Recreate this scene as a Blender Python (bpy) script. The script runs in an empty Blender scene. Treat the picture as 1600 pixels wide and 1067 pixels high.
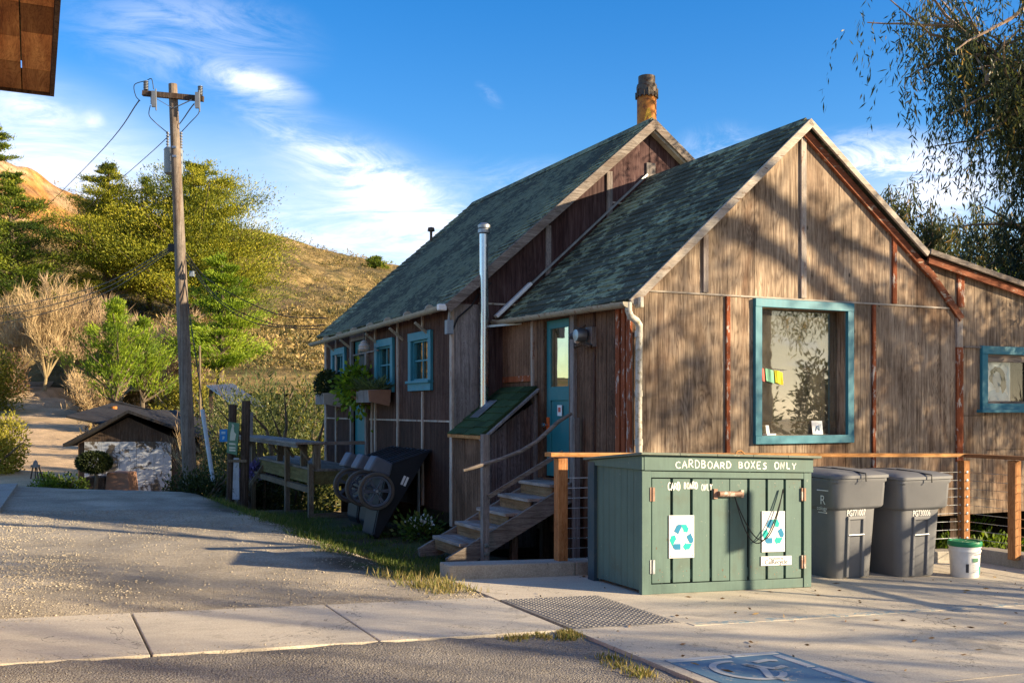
import bpy, math, random
import numpy as np
from mathutils import Vector
rnd = random.Random(7); RS = np.random.RandomState(11)
S = bpy.context.scene
# ------------------------------------------------------------------ camera, sky, sun, exposure
F, CX, HY, CH = 1600.0, 800.0, 640.0, 1.6          # photo pixels; camera level, 1.6 m up
cd = bpy.data.cameras.new('camera'); cam = bpy.data.objects.new('camera', cd); S.collection.objects.link(cam)
cd.sensor_width = 36; cd.lens = 36; cd.shift_y = (HY - 533.5) / 1600.0; cd.clip_end = 3000; cd.clip_start = .05
cam.location = (0, 0, CH); cam.rotation_euler = (math.pi / 2, 0, 0); S.camera = cam
SUN = Vector((.965, -.262, .282)).normalized()
EL = math.asin(SUN.z); AZ = math.atan2(SUN.x, SUN.y)
wd = bpy.data.worlds.new('World'); S.world = wd; wd.use_nodes = True
S.view_settings.view_transform = 'Standard'; S.view_settings.look = 'None'
S.view_settings.exposure = 1.28; S.view_settings.gamma = 1
ld = bpy.data.lights.new('sun', 'SUN'); ld.energy = 5.0; ld.angle = math.radians(.5); ld.color = (1, .80, .53)
lo = bpy.data.objects.new('sun', ld); S.collection.objects.link(lo); lo.rotation_euler = SUN.to_track_quat('Z', 'Y').to_euler()

class NT:                                            # tiny node helper
    def __init__(s, t): s.t = t; t.nodes.clear()
    def n(s, ty, **k):
        x = s.t.nodes.new('ShaderNode' + ty)
        for a, b in k.items():
            if a[0] == 'i' and a[1:].isdigit(): s.put(x.inputs[int(a[1:])], b)
            elif a.startswith('I_'): s.put(x.inputs[a[2:].replace('_', ' ')], b)
            else: setattr(x, a, b)
        return x
    def put(s, sock, v):
        if isinstance(v, bpy.types.NodeSocket): s.t.links.new(v, sock)
        elif isinstance(v, bpy.types.Node): s.t.links.new(v.outputs[0], sock)
        else:
            if isinstance(v, (tuple, list)) and len(v) == 3 and sock.type == 'RGBA': v = (*v, 1)
            sock.default_value = v
    def m(s, op, a, b=0.5, c=None, clamp=False):
        x = s.n('Math', operation=op, i0=a, i1=b, use_clamp=clamp)
        if c is not None: s.put(x.inputs[2], c)
        return x.outputs[0]
    def noise(s, vec, scale, detail=4, rough=.55, dist=0):
        x = s.n('TexNoise', I_Vector=vec, I_Scale=scale, I_Detail=detail, I_Roughness=rough, I_Distortion=dist); return x.outputs[0]
    def ramp(s, fac, stops, interp='LINEAR'):
        x = s.n('ValToRGB', i0=fac); r = x.color_ramp; r.interpolation = interp
        while len(r.elements) < len(stops): r.elements.new(.5)
        for e, (p, c) in zip(r.elements, stops):
            e.position = p; e.color = (*c, 1) if not isinstance(c, (int, float)) else (c, c, c, 1)
        return x.outputs[0]
    def mix(s, fac, a, b, bt='MIX'):
        x = s.n('Mix', data_type='RGBA', blend_type=bt); s.put(x.inputs[0], fac); s.put(x.inputs[6], a); s.put(x.inputs[7], b); return x.outputs[2]
    def sstep(s, v, a, b):
        x = s.n('MapRange', interpolation_type='SMOOTHSTEP', i0=v, i1=a, i2=b); return x.outputs[0]

w = NT(wd.node_tree)
sky = w.n('TexSky', sky_type='NISHITA', sun_disc=False, sun_elevation=EL, sun_rotation=AZ, altitude=50, air_density=1.0, dust_density=.35, ozone_density=2.2)
tc = w.n('TexCoord'); sep = w.n('SeparateXYZ', i0=tc.outputs['Generated'])
X_, Y_, Z_ = sep.outputs
sund = w.n('VectorMath', operation='DOT_PRODUCT', i0=tc.outputs['Generated'], i1=tuple(Vector((SUN.x, SUN.y, 0)).normalized())).outputs['Value']
hs = w.n('HueSaturation', I_Hue=.512, I_Saturation=w.n('MapRange', i0=sund, i1=.25, i2=.75, i3=1.45, i4=.5).outputs[0], I_Value=w.n('MapRange', i0=sund, i1=.3, i2=.9, i3=1.22, i4=.34).outputs[0], I_Color=sky)
# clouds: sheets of noise on a flat layer high above
zc = w.m('MAXIMUM', Z_, .03); zz = w.m('ADD', zc, .12)
cl = w.n('CombineXYZ', i0=w.m('DIVIDE', X_, zz), i1=w.m('DIVIDE', Y_, zz), i2=0.0)
az = w.m('ARCTAN2', X_, Y_); elv = w.m('ARCSINE', Z_)
mp = w.n('Mapping', I_Vector=cl.outputs[0], I_Location=(3.3, 1.2, 0), I_Rotation=(0, 0, .6), I_Scale=(1.0, 2.1, 1))
n1 = w.noise(mp.outputs[0], 1.1, 9, .6, .5); n2 = w.noise(mp.outputs[0], 3.4, 8, .65, .8)
ang = w.n('CombineXYZ', i0=az, i1=elv, i2=0.0).outputs[0]
def blob(px, py, rx, ry, rot=0, k=1.0):
    a0 = math.atan((px - CX) / F); e0 = math.atan((HY - py) / F * math.cos(a0))
    mm = w.n('Mapping', vector_type='TEXTURE', I_Vector=ang, I_Location=(a0, e0, 0), I_Rotation=(0, 0, math.radians(rot)), I_Scale=(rx / F, ry / F, 1))
    ln = w.n('VectorMath', operation='LENGTH', i0=mm.outputs[0]).outputs['Value']
    return w.m('MULTIPLY', w.sstep(ln, 1.0, 0.0), k)
n3 = w.noise(w.n('Mapping', I_Vector=ang, I_Rotation=(0, 0, .42), I_Scale=(7, 26, 1)).outputs[0], 1.0, 12, .68, 1.3)
def mass(parts):
    o = parts[0]
    for p in parts[1:]: o = w.m('ADD', o, p)
    return o
B = mass([blob(650, 330, 330, 85, -28, .95), blob(520, 240, 260, 50, -26, .5), blob(100, 290, 420, 150, -25, .6), blob(400, 130, 110, 30, -10, .95), blob(300, 60, 230, 90, 0, .42), blob(60, 170, 70, 26, -14, .55),
          blob(145, 188, 22, 18, 0, .5), blob(765, 150, 34, 14, -40, .35), blob(1370, 270, 200, 75, -4, 1.6), blob(1130, 235, 100, 50, 0, .5), blob(560, 380, 420, 80, -5, .75), blob(1450, 300, 150, 60, 0, .6), blob(900, 300, 260, 60, -5, .5)])
HZ = mass([blob(200, 350, 680, 230, -8, .52), blob(620, 330, 380, 130, -20, .30), blob(1450, 320, 300, 110, 0, .42), blob(60, 200, 300, 110, -20, .2)])
c1 = w.m('ADD', w.m('MULTIPLY', B, w.sstep(n3, .34, .66)), HZ)
gen = w.m('MULTIPLY', w.sstep(w.m('ABSOLUTE', az), .62, 1.2), w.sstep(n1, .48, .75))
cf = w.m('ADD', c1, w.m('MULTIPLY', gen, .8), clamp=True)
cf = w.m('MULTIPLY', cf, w.sstep(Z_, -.02, .04))
ccol = w.ramp(w.m('MULTIPLY_ADD', n2, .7, w.m('MULTIPLY', elv, .5)), [(.25, (4.6, 5.3, 7.0)), (.65, (6.6, 6.7, 7.3))])
sc_ = w.mix(cf, hs.outputs[0], ccol)
bg = w.n('Background', I_Color=sc_, I_Strength=.086)
w.n('OutputWorld', I_Surface=bg)

# ------------------------------------------------------------------ frames and building blocks
Cc = np.array([1.365, 11.62, 0.]); vv = np.array([.9055, .4244, 0.]); uu = np.array([-.4244, .9055, 0.]); TH = math.atan2(.4244, .9055)
CV, CU = float(Cc @ vv), float(Cc @ uu)
def Wd(a, b, z=0.): return Cc + a * vv + b * uu + np.array([0, 0, z])
def ab(x, y): return x * vv[0] + y * vv[1] - CV, x * uu[0] + y * uu[1] - CU
def P(px, py, pl, val):                              # where a sight line meets a wall / floor / depth plane, in building axes (a, b, z)
    r = np.array([(px - CX) / F, 1., (HY - py) / F]); o = np.array([0, 0, CH])
    n, d = {'a': (vv, val + CV), 'b': (uu, val + CU), 'z': (np.array([0, 0, 1.]), val), 'Y': (np.array([0, 1., 0]), val)}[pl]
    p = o + (d - o @ n) / (r @ n) * r; a, b = ab(p[0], p[1]); return a, b, p[2]
def PW(px, py, Y): return np.array([(px - CX) / F * Y, Y, CH + (HY - py) / F * Y])
def ss(x, a, b):
    t = np.clip((np.asarray(x, float) - a) / (b - a), 0, 1); return t * t * (3 - 2 * t)
def tag(o, label=None, cat=None, group=None, kind=None):
    if label: o['label'] = label
    if cat: o['category'] = cat
    if group: o['group'] = group
    if kind: o['kind'] = kind
    return o
def thing(name, label, cat, loc, frame='ab', group=None, rz=0):
    o = bpy.data.objects.new(name, None); S.collection.objects.link(o); o.empty_display_size = .2
    if frame == 'ab': o.location = Wd(*loc); o.rotation_euler = (0, 0, TH + rz)
    else: o.location = loc; o.rotation_euler = (0, 0, rz)
    o['_o'] = [float(q) for q in loc]
    return tag(o, label, cat, group)
def noff(o): return np.array(o.get('_o', [0, 0, 0]))
class MB:
    def __init__(s): s.v = []; s.f = []; s.t = []; s.tone = .5
    def add(s, vs, fs, tone=None):
        k = len(s.v); s.v += [tuple(map(float, q)) for q in vs]; s.f += [tuple(i + k for i in f) for f in fs]
        s.t += [s.tone if tone is None else tone] * len(fs); return s
    def box(s, x0, x1, y0, y1, z0, z1, tone=None):
        return s.add([(x0, y0, z0), (x1, y0, z0), (x1, y1, z0), (x0, y1, z0), (x0, y0, z1), (x1, y0, z1), (x1, y1, z1), (x0, y1, z1)],
                     [(0, 3, 2, 1), (4, 5, 6, 7), (0, 1, 5, 4), (1, 2, 6, 5), (2, 3, 7, 6), (3, 0, 4, 7)], tone)
    def slab(s, o, ex, ey, ez, tone=None):           # corner + three edge vectors
        o, ex, ey, ez = map(np.array, (o, ex, ey, ez))
        c = [o, o + ex, o + ex + ey, o + ey]; return s.add(c + [q + ez for q in c], [(0, 3, 2, 1), (4, 5, 6, 7), (0, 1, 5, 4), (1, 2, 6, 5), (2, 3, 7, 6), (3, 0, 4, 7)], tone)
    def beam(s, p0, p1, w_, h_, up=(0, 0, 1), tone=None):   # centred board from p0 to p1
        p0, p1, up = np.array(p0, float), np.array(p1, float), np.array(up, float)
        d = p1 - p0; x = np.cross(d, up); x /= np.linalg.norm(x); y = np.cross(x, d); y /= np.linalg.norm(y)
        return s.slab(p0 - x * w_ / 2 - y * h_ / 2, x * w_, y * h_, d, tone)
    def prism(s, poly, pl, d0, d1, tone=None):       # poly in plane; pl 'b': (a,z) extruded in b ; 'a': (b,z) in a ; 'z': (a,b) in z
        m_ = {'b': lambda p, d: (p[0], d, p[1]), 'a': lambda p, d: (d, p[0], p[1]), 'z': lambda p, d: (p[0], p[1], d)}[pl]
        n = len(poly); return s.add([m_(p, d0) for p in poly] + [m_(p, d1) for p in poly],
            [tuple(range(n)), tuple(range(2 * n - 1, n - 1, -1))] + [(i, i + n, (i + 1) % n + n, (i + 1) % n) for i in range(n)], tone)
    def tube(s, pts, r, n=8, tone=None, cap=True):
        pts = [np.array(p, float) for p in pts]; r = [r] * len(pts) if isinstance(r, (int, float)) else list(r); vs = []; px = None
        for i, p in enumerate(pts):
            d = pts[min(i + 1, len(pts) - 1)] - pts[max(i - 1, 0)]; d /= (np.linalg.norm(d) + 1e-9)
            if px is None: px = np.cross(d, (0, 0, 1) if abs(d[2]) < .9 else (1, 0, 0))
            px = px - d * (px @ d); px /= (np.linalg.norm(px) + 1e-9); py = np.cross(d, px)
            vs += [p + r[i] * (math.cos(2 * math.pi * j / n) * px + math.sin(2 * math.pi * j / n) * py) for j in range(n)]
        fs = [(i * n + j, i * n + (j + 1) % n, (i + 1) * n + (j + 1) % n, (i + 1) * n + j) for i in range(len(pts) - 1) for j in range(n)]
        if cap: fs += [tuple(range(n - 1, -1, -1)), tuple((len(pts) - 1) * n + j for j in range(n))]
        return s.add(vs, fs, tone)
    def lathe(s, prof, c, n=24, axis=2, tone=None):
        vs = []; fs = []
        for r, h in prof:
            for j in range(n):
                q = 2 * math.pi * j / n; l = (r * math.cos(q), r * math.sin(q), h)
                l = l if axis == 2 else (l[0], l[2], l[1]) if axis == 1 else (l[2], l[0], l[1])
                vs.append([c[k] + l[k] for k in range(3)])
        for i in range(len(prof) - 1): fs += [(i * n + j, i * n + (j + 1) % n, (i + 1) * n + (j + 1) % n, (i + 1) * n + j) for j in range(n)]
        return s.add(vs, fs, tone)
    def build(s, name, mat, parent=None, off=None, frame='ab', smooth=False, bevel=0, kind=None, label=None, cat=None, group=None):
        me = bpy.data.meshes.new(name)
        o3 = noff(parent) if parent is not None else np.array(off if off is not None else (0, 0, 0), float)
        V = np.array(s.v, float) - o3
        me.from_pydata(V.tolist(), [], s.f)
        at = me.attributes.new('tone', 'FLOAT', 'FACE'); at.data.foreach_set('value', np.array(s.t, 'f'))
        me.materials.append(mat)
        import bmesh
        bm = bmesh.new(); bm.from_mesh(me); bmesh.ops.recalc_face_normals(bm, faces=bm.faces); bm.to_mesh(me); bm.free()
        if smooth:
            me.polygons.foreach_set('use_smooth', [True] * len(me.polygons)); me.set_sharp_from_angle(angle=math.radians(38))
        o = bpy.data.objects.new(name, me); S.collection.objects.link(o)
        if parent is not None: 
            o.parent = parent
            if parent.get('_o') is not None: o['_o'] = list(noff(parent))
        elif frame == 'ab': o.location = Wd(*o3); o.rotation_euler = (0, 0, TH); o['_o'] = [float(q) for q in o3]
        else: o.location = tuple(o3); o['_o'] = [float(q) for q in o3]
        if bevel:
            b = o.modifiers.new('bevel', 'BEVEL'); b.width = bevel; b.segments = 2; b.limit_method = 'ANGLE'
        return tag(o, label, cat, group, kind)
def clip(poly, x0, x1, z0, z1):
    def cut(pl, ins, itx):
        out = []
        for i in range(len(pl)):
            A, B_ = pl[i - 1], pl[i]
            if ins(B_):
                if not ins(A): out.append(itx(A, B_))
                out.append(B_)
            elif ins(A): out.append(itx(A, B_))
        return out
    def ix(x): return lambda A, B_: (x, A[1] + (B_[1] - A[1]) * (x - A[0]) / (B_[0] - A[0]))
    def iz(z): return lambda A, B_: (A[0] + (B_[0] - A[0]) * (z - A[1]) / (B_[1] - A[1]), z)
    for ins, itx in ((lambda p: p[0] >= x0, ix(x0)), (lambda p: p[0] <= x1, ix(x1)), (lambda p: p[1] >= z0, iz(z0)), (lambda p: p[1] <= z1, iz(z1))):
        if len(poly) < 3: return []
        poly = cut(poly, ins, itx)
    out = []
    for p in poly:
        if not out or abs(p[0] - out[-1][0]) + abs(p[1] - out[-1][1]) > 1e-4: out.append(p)
    return out if len(out) > 2 else []
def wall_panels(mb, outline, rects, pl, d_face, sgn, thick=.05):
    # each rect (x0,x1,z0,z1[,tone]): a backing piece and a sheet 10 mm proud of it with a 6 mm joint round it
    for r in rects:
        x0, x1, z0, z1 = r[:4]; tn = r[4] if len(r) > 4 else rnd.uniform(.25, .75)
        c = clip(outline, x0, x1, z0, z1)
        if c: mb.prism(c, pl, d_face + sgn * .012, d_face + sgn * (.012 + thick), 0.0)
        c = clip(outline, x0 + .005, x1 - .005, z0 + .005, z1 - .005)
        if c: mb.prism(c, pl, d_face + sgn * .0, d_face + sgn * .013, tn)

# ------------------------------------------------------------------ materials
def newmat(name):
    m_ = bpy.data.materials.new(name); m_.use_nodes = True; return m_, NT(m_.node_tree)
def fin(t, col, rough=.8, bump=None, bs=.3, metal=0, spec=.3, dist=.01, trans=None, extra=None):
    k = dict(I_Base_Color=col, I_Roughness=rough, I_Metallic=metal)
    p = t.n('BsdfPrincipled', **k); p.inputs['Specular IOR Level'].default_value = spec
    if bump is not None:
        b = t.n('Bump', I_Strength=bs, I_Distance=dist, I_Height=bump); t.put(p.inputs['Normal'], b.outputs[0])
    for a, b in (extra or {}).items(): t.put(p.inputs[a], b)
    t.n('OutputMaterial', I_Surface=p); return p
def tonec(t, col, lo_=.7, hi_=1.3):
    at = t.n('Attribute', attribute_name='tone').outputs['Fac']
    f = t.n('MapRange', i0=at, i1=0., i2=1., i3=lo_, i4=hi_).outputs[0]
    c = t.n('CombineXYZ', i0=f, i1=f, i2=f).outputs[0]
    return t.mix(1.0, col, c, 'MULTIPLY')
def wood(name, dark, mid, light, axis='z', grain=38, blot=(.25, .16, .1), blot_amt=.55, peel=None, peel_th=.55, rough=.85, rings=True, blot_sc=1.1, lo_=.72, hi_=1.28, stain=None, knots=False):
    m_, t = newmat(name); co = t.n('TexCoord').outputs['Object']
    sc = {'z': (grain, grain, 1.1), 'x': (1.1, grain, grain), 'y': (grain, 1.1, grain)}[axis]
    sc2 = {'z': (5, 5, .5), 'x': (.5, 5, 5), 'y': (5, .5, 5)}[axis]
    g = t.noise(t.n('Mapping', I_Vector=co, I_Scale=sc).outputs[0], 1, 6, .7, .3)
    g2 = t.noise(t.n('Mapping', I_Vector=co, I_Scale=sc2).outputs[0], 1.4, 5, .6, 1.6)
    if rings == 'ply':
        cz = t.noise(t.n('Mapping', I_Vector=co, I_Scale=(2.6, 2.6, .2)).outputs[0], 1.3, 4, .5, .6); wv = t.m('ABSOLUTE', t.m('SINE', t.m('MULTIPLY', cz, 110.)), 0); gg = t.m('ADD', t.m('MULTIPLY', g, .84), t.m('MULTIPLY', wv, .12))
    elif rings:
        wv = t.m('ABSOLUTE', t.m('SINE', t.m('MULTIPLY', g2, 46.)), 0); gg = t.m('ADD', t.m('MULTIPLY', g, .8), t.m('MULTIPLY', wv, .16))
    else: gg = g
    col = t.ramp(gg, [(.3, dark), (.5, mid), (.72, light)])
    bl = t.sstep(t.noise(t.n('Mapping', I_Vector=co, I_Scale=sc2 if not knots else (1.7, 1.7, .75)).outputs[0], blot_sc * .8, 6, .62, .6), .46, .68)
    col = t.mix(t.m('MULTIPLY', bl, blot_amt), col, t.mix(1.0, col, (*[q * 3.2 for q in blot],), 'MULTIPLY'))
    b2 = t.noise(co, 1.7 if not knots else 1.25, 7, .65, .5); col = t.mix(.6 if not knots else .9, col, t.mix(1.0, col, t.ramp(b2, [(.3, .45), (.6, 1.15), (.75, 1.35)]), 'MULTIPLY'))
    if stain:                                       # streaks of dark mildew and bare pale wood
        st = t.sstep(t.noise(t.n('Mapping', I_Vector=co, I_Scale=sc2).outputs[0], 2.6, 8, .75, .3), .55, .72)
        col = t.mix(t.m('MULTIPLY', st, .7 if not knots else .4), col, stain)
    if knots:
        kn = t.n('TexVoronoi', I_Vector=t.n('Mapping', I_Vector=co, I_Scale={'z': (3.4, 3.4, 1.5), 'x': (1.5, 3.4, 3.4), 'y': (3.4, 1.5, 3.4)}[axis]).outputs[0], I_Scale=1.3); kd = t.m('ADD', kn.outputs['Distance'], t.m('MULTIPLY', g2, .05)); col = t.mix(t.m('MULTIPLY', t.sstep(kd, .105, .06), .8), col, tuple(q * .45 for q in dark))
        nl = t.n('TexVoronoi', I_Vector=co, I_Scale=9.5, I_Randomness=.35); col = t.mix(t.m('MULTIPLY', t.sstep(nl.outputs['Distance'], .055, .035), .75), col, (.05, .03, .02))
    if peel:
        pf = t.noise(t.n('Mapping', I_Vector=co, I_Scale={'z': (16, 16, 5), 'x': (5, 16, 16), 'y': (16, 5, 16)}[axis]).outputs[0], 1, 8, .7, .2)
        col = t.mix(t.sstep(pf, peel_th - .02, peel_th + .03), col, peel)
    col = tonec(t, col, lo_, hi_)
    fin(t, col, rough, gg, .55, dist=.006, spec=.2); return m_
def paint(name, col, rough=.55, wear=None, wear_th=.66, var=.14, bs=.15, grain=(20, 20, 2), spec=.35, wsc=14, lo_=.88, hi_=1.12, dirt=(.2, .17, .13), dirt_amt=.25):
    m_, t = newmat(name); co = t.n('TexCoord').outputs['Object']
    n_ = t.noise(co, 3, 8, .65, .4); g = t.noise(t.n('Mapping', I_Vector=co, I_Scale=grain).outputs[0], 1, 6, .65)
    c = t.mix(1.0, col, t.ramp(t.m('ADD', t.m('MULTIPLY', n_, .6), t.m('MULTIPLY', g, .4)), [(.3, 1 - var), (.7, 1 + var)]), 'MULTIPLY')
    c = t.mix(t.m('MULTIPLY', t.sstep(n_, .5, .75), dirt_amt), c, dirt)
    if wear:
        c = t.mix(t.sstep(t.noise(co, wsc, 9, .75, .5), wear_th, wear_th + .04), c, wear)
    c = tonec(t, c, lo_, hi_); fin(t, c, rough, g, bs, dist=.004, spec=spec); return m_
def metal(name, col, rough=.35, var=.2, met=1, spots=None, scale=6):
    m_, t = newmat(name); co = t.n('TexCoord').outputs['Object']; n_ = t.noise(co, scale, 8, .65, .5)
    c = t.mix(1.0, col, t.ramp(n_, [(.3, 1 - var), (.7, 1 + var)]), 'MULTIPLY')
    if spots: c = t.mix(t.sstep(t.noise(co, scale * 2.2, 9, .7), .52, .6), c, spots)
    fin(t, c, t.m('MULTIPLY_ADD', n_, .3, rough - .15), n_, .1, met, dist=.003); return m_
def leafmat(name, stops, rough=.55, trans=.35, hue=None):
    m_, t = newmat(name); at = t.n('Attribute', attribute_name='tone').outputs['Fac']
    c = t.ramp(at, stops)
    d = t.n('BsdfPrincipled', I_Base_Color=c, I_Roughness=rough); d.inputs['Specular IOR Level'].default_value = .25
    tr = t.n('BsdfTranslucent', I_Color=t.mix(1.0, c, (1.25, 1.2, .6), 'MULTIPLY'))
    mx = t.n('MixShader', i0=trans, i1=d, i2=tr); t.n('OutputMaterial', I_Surface=mx); return m_
def plain(name, col, rough=.6, spec=.3, bs=0):
    m_, t = newmat(name); co = t.n('TexCoord').outputs['Object']; n_ = t.noise(co, 9, 6, .6)
    c = tonec(t, t.mix(1.0, col, t.ramp(n_, [(.3, .88), (.7, 1.1)]), 'MULTIPLY'), .8, 1.2)
    fin(t, c, rough, n_, .12, spec=spec, dist=.002); return m_
def glass(name, refl=.3, tint=(.75, .78, .76), film=None):
    m_, t = newmat(name); co = t.n('TexCoord').outputs['Object']
    nb = t.noise(co, 1.6, 3, .5); b = t.n('Bump', I_Strength=.05, I_Distance=.02, I_Height=nb)
    g = t.n('BsdfGlossy', I_Color=(.95, .89, .76), I_Roughness=.015, I_Normal=b.outputs[0]); tr = t.n('BsdfTransparent', I_Color=tint)
    mx = t.n('MixShader', i0=refl, i1=tr, i2=g)
    if film:
        df = t.n('BsdfDiffuse', I_Color=film[0]); ff = t.m('MULTIPLY', t.ramp(t.noise(co, 2.4, 8, .7, 1), [(.35, .3), (.75, 1.)]), film[1])
        mx = t.n('MixShader', i0=ff, i1=mx, i2=df)
    t.n('OutputMaterial', I_Surface=mx); return m_

M = {}
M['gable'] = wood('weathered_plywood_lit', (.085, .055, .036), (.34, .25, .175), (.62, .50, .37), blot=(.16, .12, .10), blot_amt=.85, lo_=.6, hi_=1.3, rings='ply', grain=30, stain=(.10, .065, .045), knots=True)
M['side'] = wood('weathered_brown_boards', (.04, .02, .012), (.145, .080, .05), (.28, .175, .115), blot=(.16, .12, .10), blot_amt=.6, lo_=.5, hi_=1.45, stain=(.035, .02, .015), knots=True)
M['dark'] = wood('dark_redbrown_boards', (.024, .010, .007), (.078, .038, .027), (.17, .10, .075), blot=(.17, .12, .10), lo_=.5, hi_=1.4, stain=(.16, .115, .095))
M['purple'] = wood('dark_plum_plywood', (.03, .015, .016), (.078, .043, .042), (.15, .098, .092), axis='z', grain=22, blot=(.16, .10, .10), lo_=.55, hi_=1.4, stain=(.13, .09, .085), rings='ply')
M['grey'] = wood('silver_grey_timber', (.10, .085, .08), (.235, .21, .20), (.38, .35, .33), blot_amt=.3, lo_=.7, hi_=1.3)
M['greyx'] = wood('silver_grey_timber_long', (.10, .08, .068), (.22, .185, .16), (.38, .34, .30), axis='x', blot_amt=.3, lo_=.7, hi_=1.3)
M['greyy'] = wood('grey_timber_deep', (.10, .08, .068), (.22, .185, .16), (.38, .34, .30), axis='y', blot_amt=.3, lo_=.7, hi_=1.3)
M['deckw'] = wood('weathered_deck_timber', (.07, .05, .035), (.17, .125, .085), (.29, .23, .16), axis='x', blot_amt=.3)
M['deckz'] = wood('weathered_deck_posts', (.08, .06, .04), (.19, .145, .10), (.31, .25, .175), axis='z', blot_amt=.3)
M['pale'] = wood('pale_peeling_trim', (.27, .215, .175), (.42, .36, .31), (.58, .53, .47), grain=24, blot_amt=.35, peel=(.25, .12, .07), peel_th=.60)
M['palex'] = wood('pale_peeling_board', (.30, .25, .20), (.45, .40, .34), (.62, .56, .48), axis='x', grain=24, blot_amt=.25, peel=(.20, .13, .09), peel_th=.62)
M['rust'] = wood('peeling_rust_red_batten', (.16, .045, .02), (.30, .085, .035), (.42, .15, .07), grain=18, blot_amt=.3, peel=(.50, .43, .37), peel_th=.58)
M['rustx'] = wood('peeling_rust_red_board', (.14, .045, .022), (.24, .08, .04), (.36, .15, .08), axis='x', grain=18, blot_amt=.3, peel=(.42, .33, .25), peel_th=.6)
M['orange'] = wood('orange_stained_timber', (.20, .085, .035), (.35, .165, .065), (.50, .27, .13), blot=(.22, .13, .08), blot_amt=.45)
M['orangex'] = wood('orange_stained_rail', (.27, .12, .04), (.44, .22, .08), (.58, .34, .15), axis='x', blot=(.2, .13, .08), blot_amt=.5)
M['blue'] = paint('teal_blue_paint', (.035, .215, .29), .5, wear=(.14, .26, .28), wear_th=.63, var=.22)
M['teal'] = paint('teal_door_paint', (.018, .165, .20), .45, wear=(.05, .10, .10), wear_th=.68, var=.15)
M['green'] = paint('sage_green_paint', (.092, .158, .140), .6, wear=(.27, .31, .25), wear_th=.635, var=.22, grain=(30, 30, 2), dirt=(.075, .085, .06), dirt_amt=.6)
M['greenlid'] = paint('green_lid_paint', (.12, .15, .12), .6, wear=(.4, .38, .3), wear_th=.6)
M['navy'] = paint('dark_blue_green_board', (.028, .06, .085), .6, wear=(.1, .12, .12), wear_th=.7)
M['white'] = plain('white_sign_enamel', (.80, .80, .78), .4)
M['wpaint'] = plain('white_brushed_paint', (.78, .78, .72), .6)
M['logo1'] = plain('logo_teal', (.0, .42, .38), .5); M['logo2'] = plain('logo_blue', (.005, .19, .36), .5)
M['ink'] = plain('dark_grey_ink', (.06, .06, .07), .6)
M['gutter'] = paint('old_cream_gutter', (.40, .36, .28), .55, wear=(.22, .11, .06), wear_th=.56, var=.25, dirt=(.13, .11, .06), dirt_amt=.6)
M['pipe'] = paint('lichened_white_pipe', (.56, .54, .47), .55, wear=(.36, .33, .24), wear_th=.53, var=.22, dirt=(.25, .22, .15), dirt_amt=.5)
M['steel'] = metal('galvanised_flue_steel', (.62, .66, .70), .28, .12)
M['dsteel'] = metal('dull_galvanised_steel', (.36, .38, .40), .5, .2)
M['rusty'] = metal('rusted_chimney_steel', (.50, .19, .04), .75, .3, 0, spots=(.24, .08, .03), scale=4)
M['yellowrust'] = metal('ochre_rust_patch', (.62, .36, .05), .8, .2, 0)
M['capm'] = metal('scorched_chimney_band', (.10, .085, .07), .6, .45, .4, spots=(.10, .05, .03), scale=9)
M['hinge'] = metal('rusty_hinge', (.30, .19, .14), .7, .3, .3, spots=(.5, .45, .4))
M['black'] = plain('black_rubber', (.018, .018, .02), .6); M['tyre'] = plain('worn_grey_tyre', (.10, .085, .07), .8)
M['wire'] = plain('black_cable', (.02, .02, .022), .5)
M['ceram'] = plain('grey_porcelain_insulator', (.16, .18, .22), .3); M['trafo'] = metal('painted_transformer_tank', (.26, .30, .34), .45, .12, 0)
M['bin'] = paint('scuffed_grey_plastic', (.165, .17, .182), .5, wear=(.17, .17, .18), wear_th=.66, var=.12, grain=(6, 6, 6), dirt=(.16, .14, .11), dirt_amt=.3)
M['cart'] = paint('dark_blue_black_plastic', (.011, .013, .019), .5, wear=(.04, .042, .05), wear_th=.70, var=.25, grain=(6, 6, 6), dirt=(.03, .028, .028), dirt_amt=.3)
M['cartg'] = paint('slate_grey_plastic', (.085, .10, .13), .5, var=.2, grain=(6, 6, 6))
M['flagr'] = plain('red_cloth', (.62, .13, .10), .8); M['flagg'] = plain('green_cloth', (.22, .50, .33), .8); M['flagy'] = plain('yellow_cloth', (.72, .62, .04), .8)
M['paper'] = plain('white_paper', (.75, .77, .78), .7); M['paleb'] = plain('pale_blue_print', (.34, .52, .66), .6); M['hair'] = plain('dark_brown_print', (.08, .075, .06), .6); M['facegrey'] = plain('grey_print', (.35, .38, .42), .6)
M['signgreen'] = paint('faded_green_sign', (.10, .22, .14), .6, wear=(.3, .36, .3), wear_th=.62); M['signblue'] = plain('bright_blue_sign', (.02, .20, .52), .5)
M['creamp'] = plain('cream_lettering', (.58, .60, .48), .6)
M['clay'] = plain('terracotta', (.30, .16, .10), .8); M['rattan'] = paint('pale_sacking', (.42, .36, .29), .9, var=.2)
M['stone'] = paint('whitewashed_boards', (.40, .43, .48), .85, wear=(.09, .075, .06), wear_th=.52, wsc=1.7, var=.5, dirt=(.16, .15, .13), dirt_amt=.9)
M['roofmetal'] = metal('pale_corrugated_iron', (.46, .42, .37), .75, .3, 0, spots=(.24, .15, .10)); M['shell'] = plain('pale_gourd', (.50, .42, .36), .7)
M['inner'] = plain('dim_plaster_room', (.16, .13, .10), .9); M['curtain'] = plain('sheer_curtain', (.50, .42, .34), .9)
M['glassbig'] = glass('dusty_picture_glass', .34, (.7, .72, .68), ((.36, .33, .27), .2))
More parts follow.
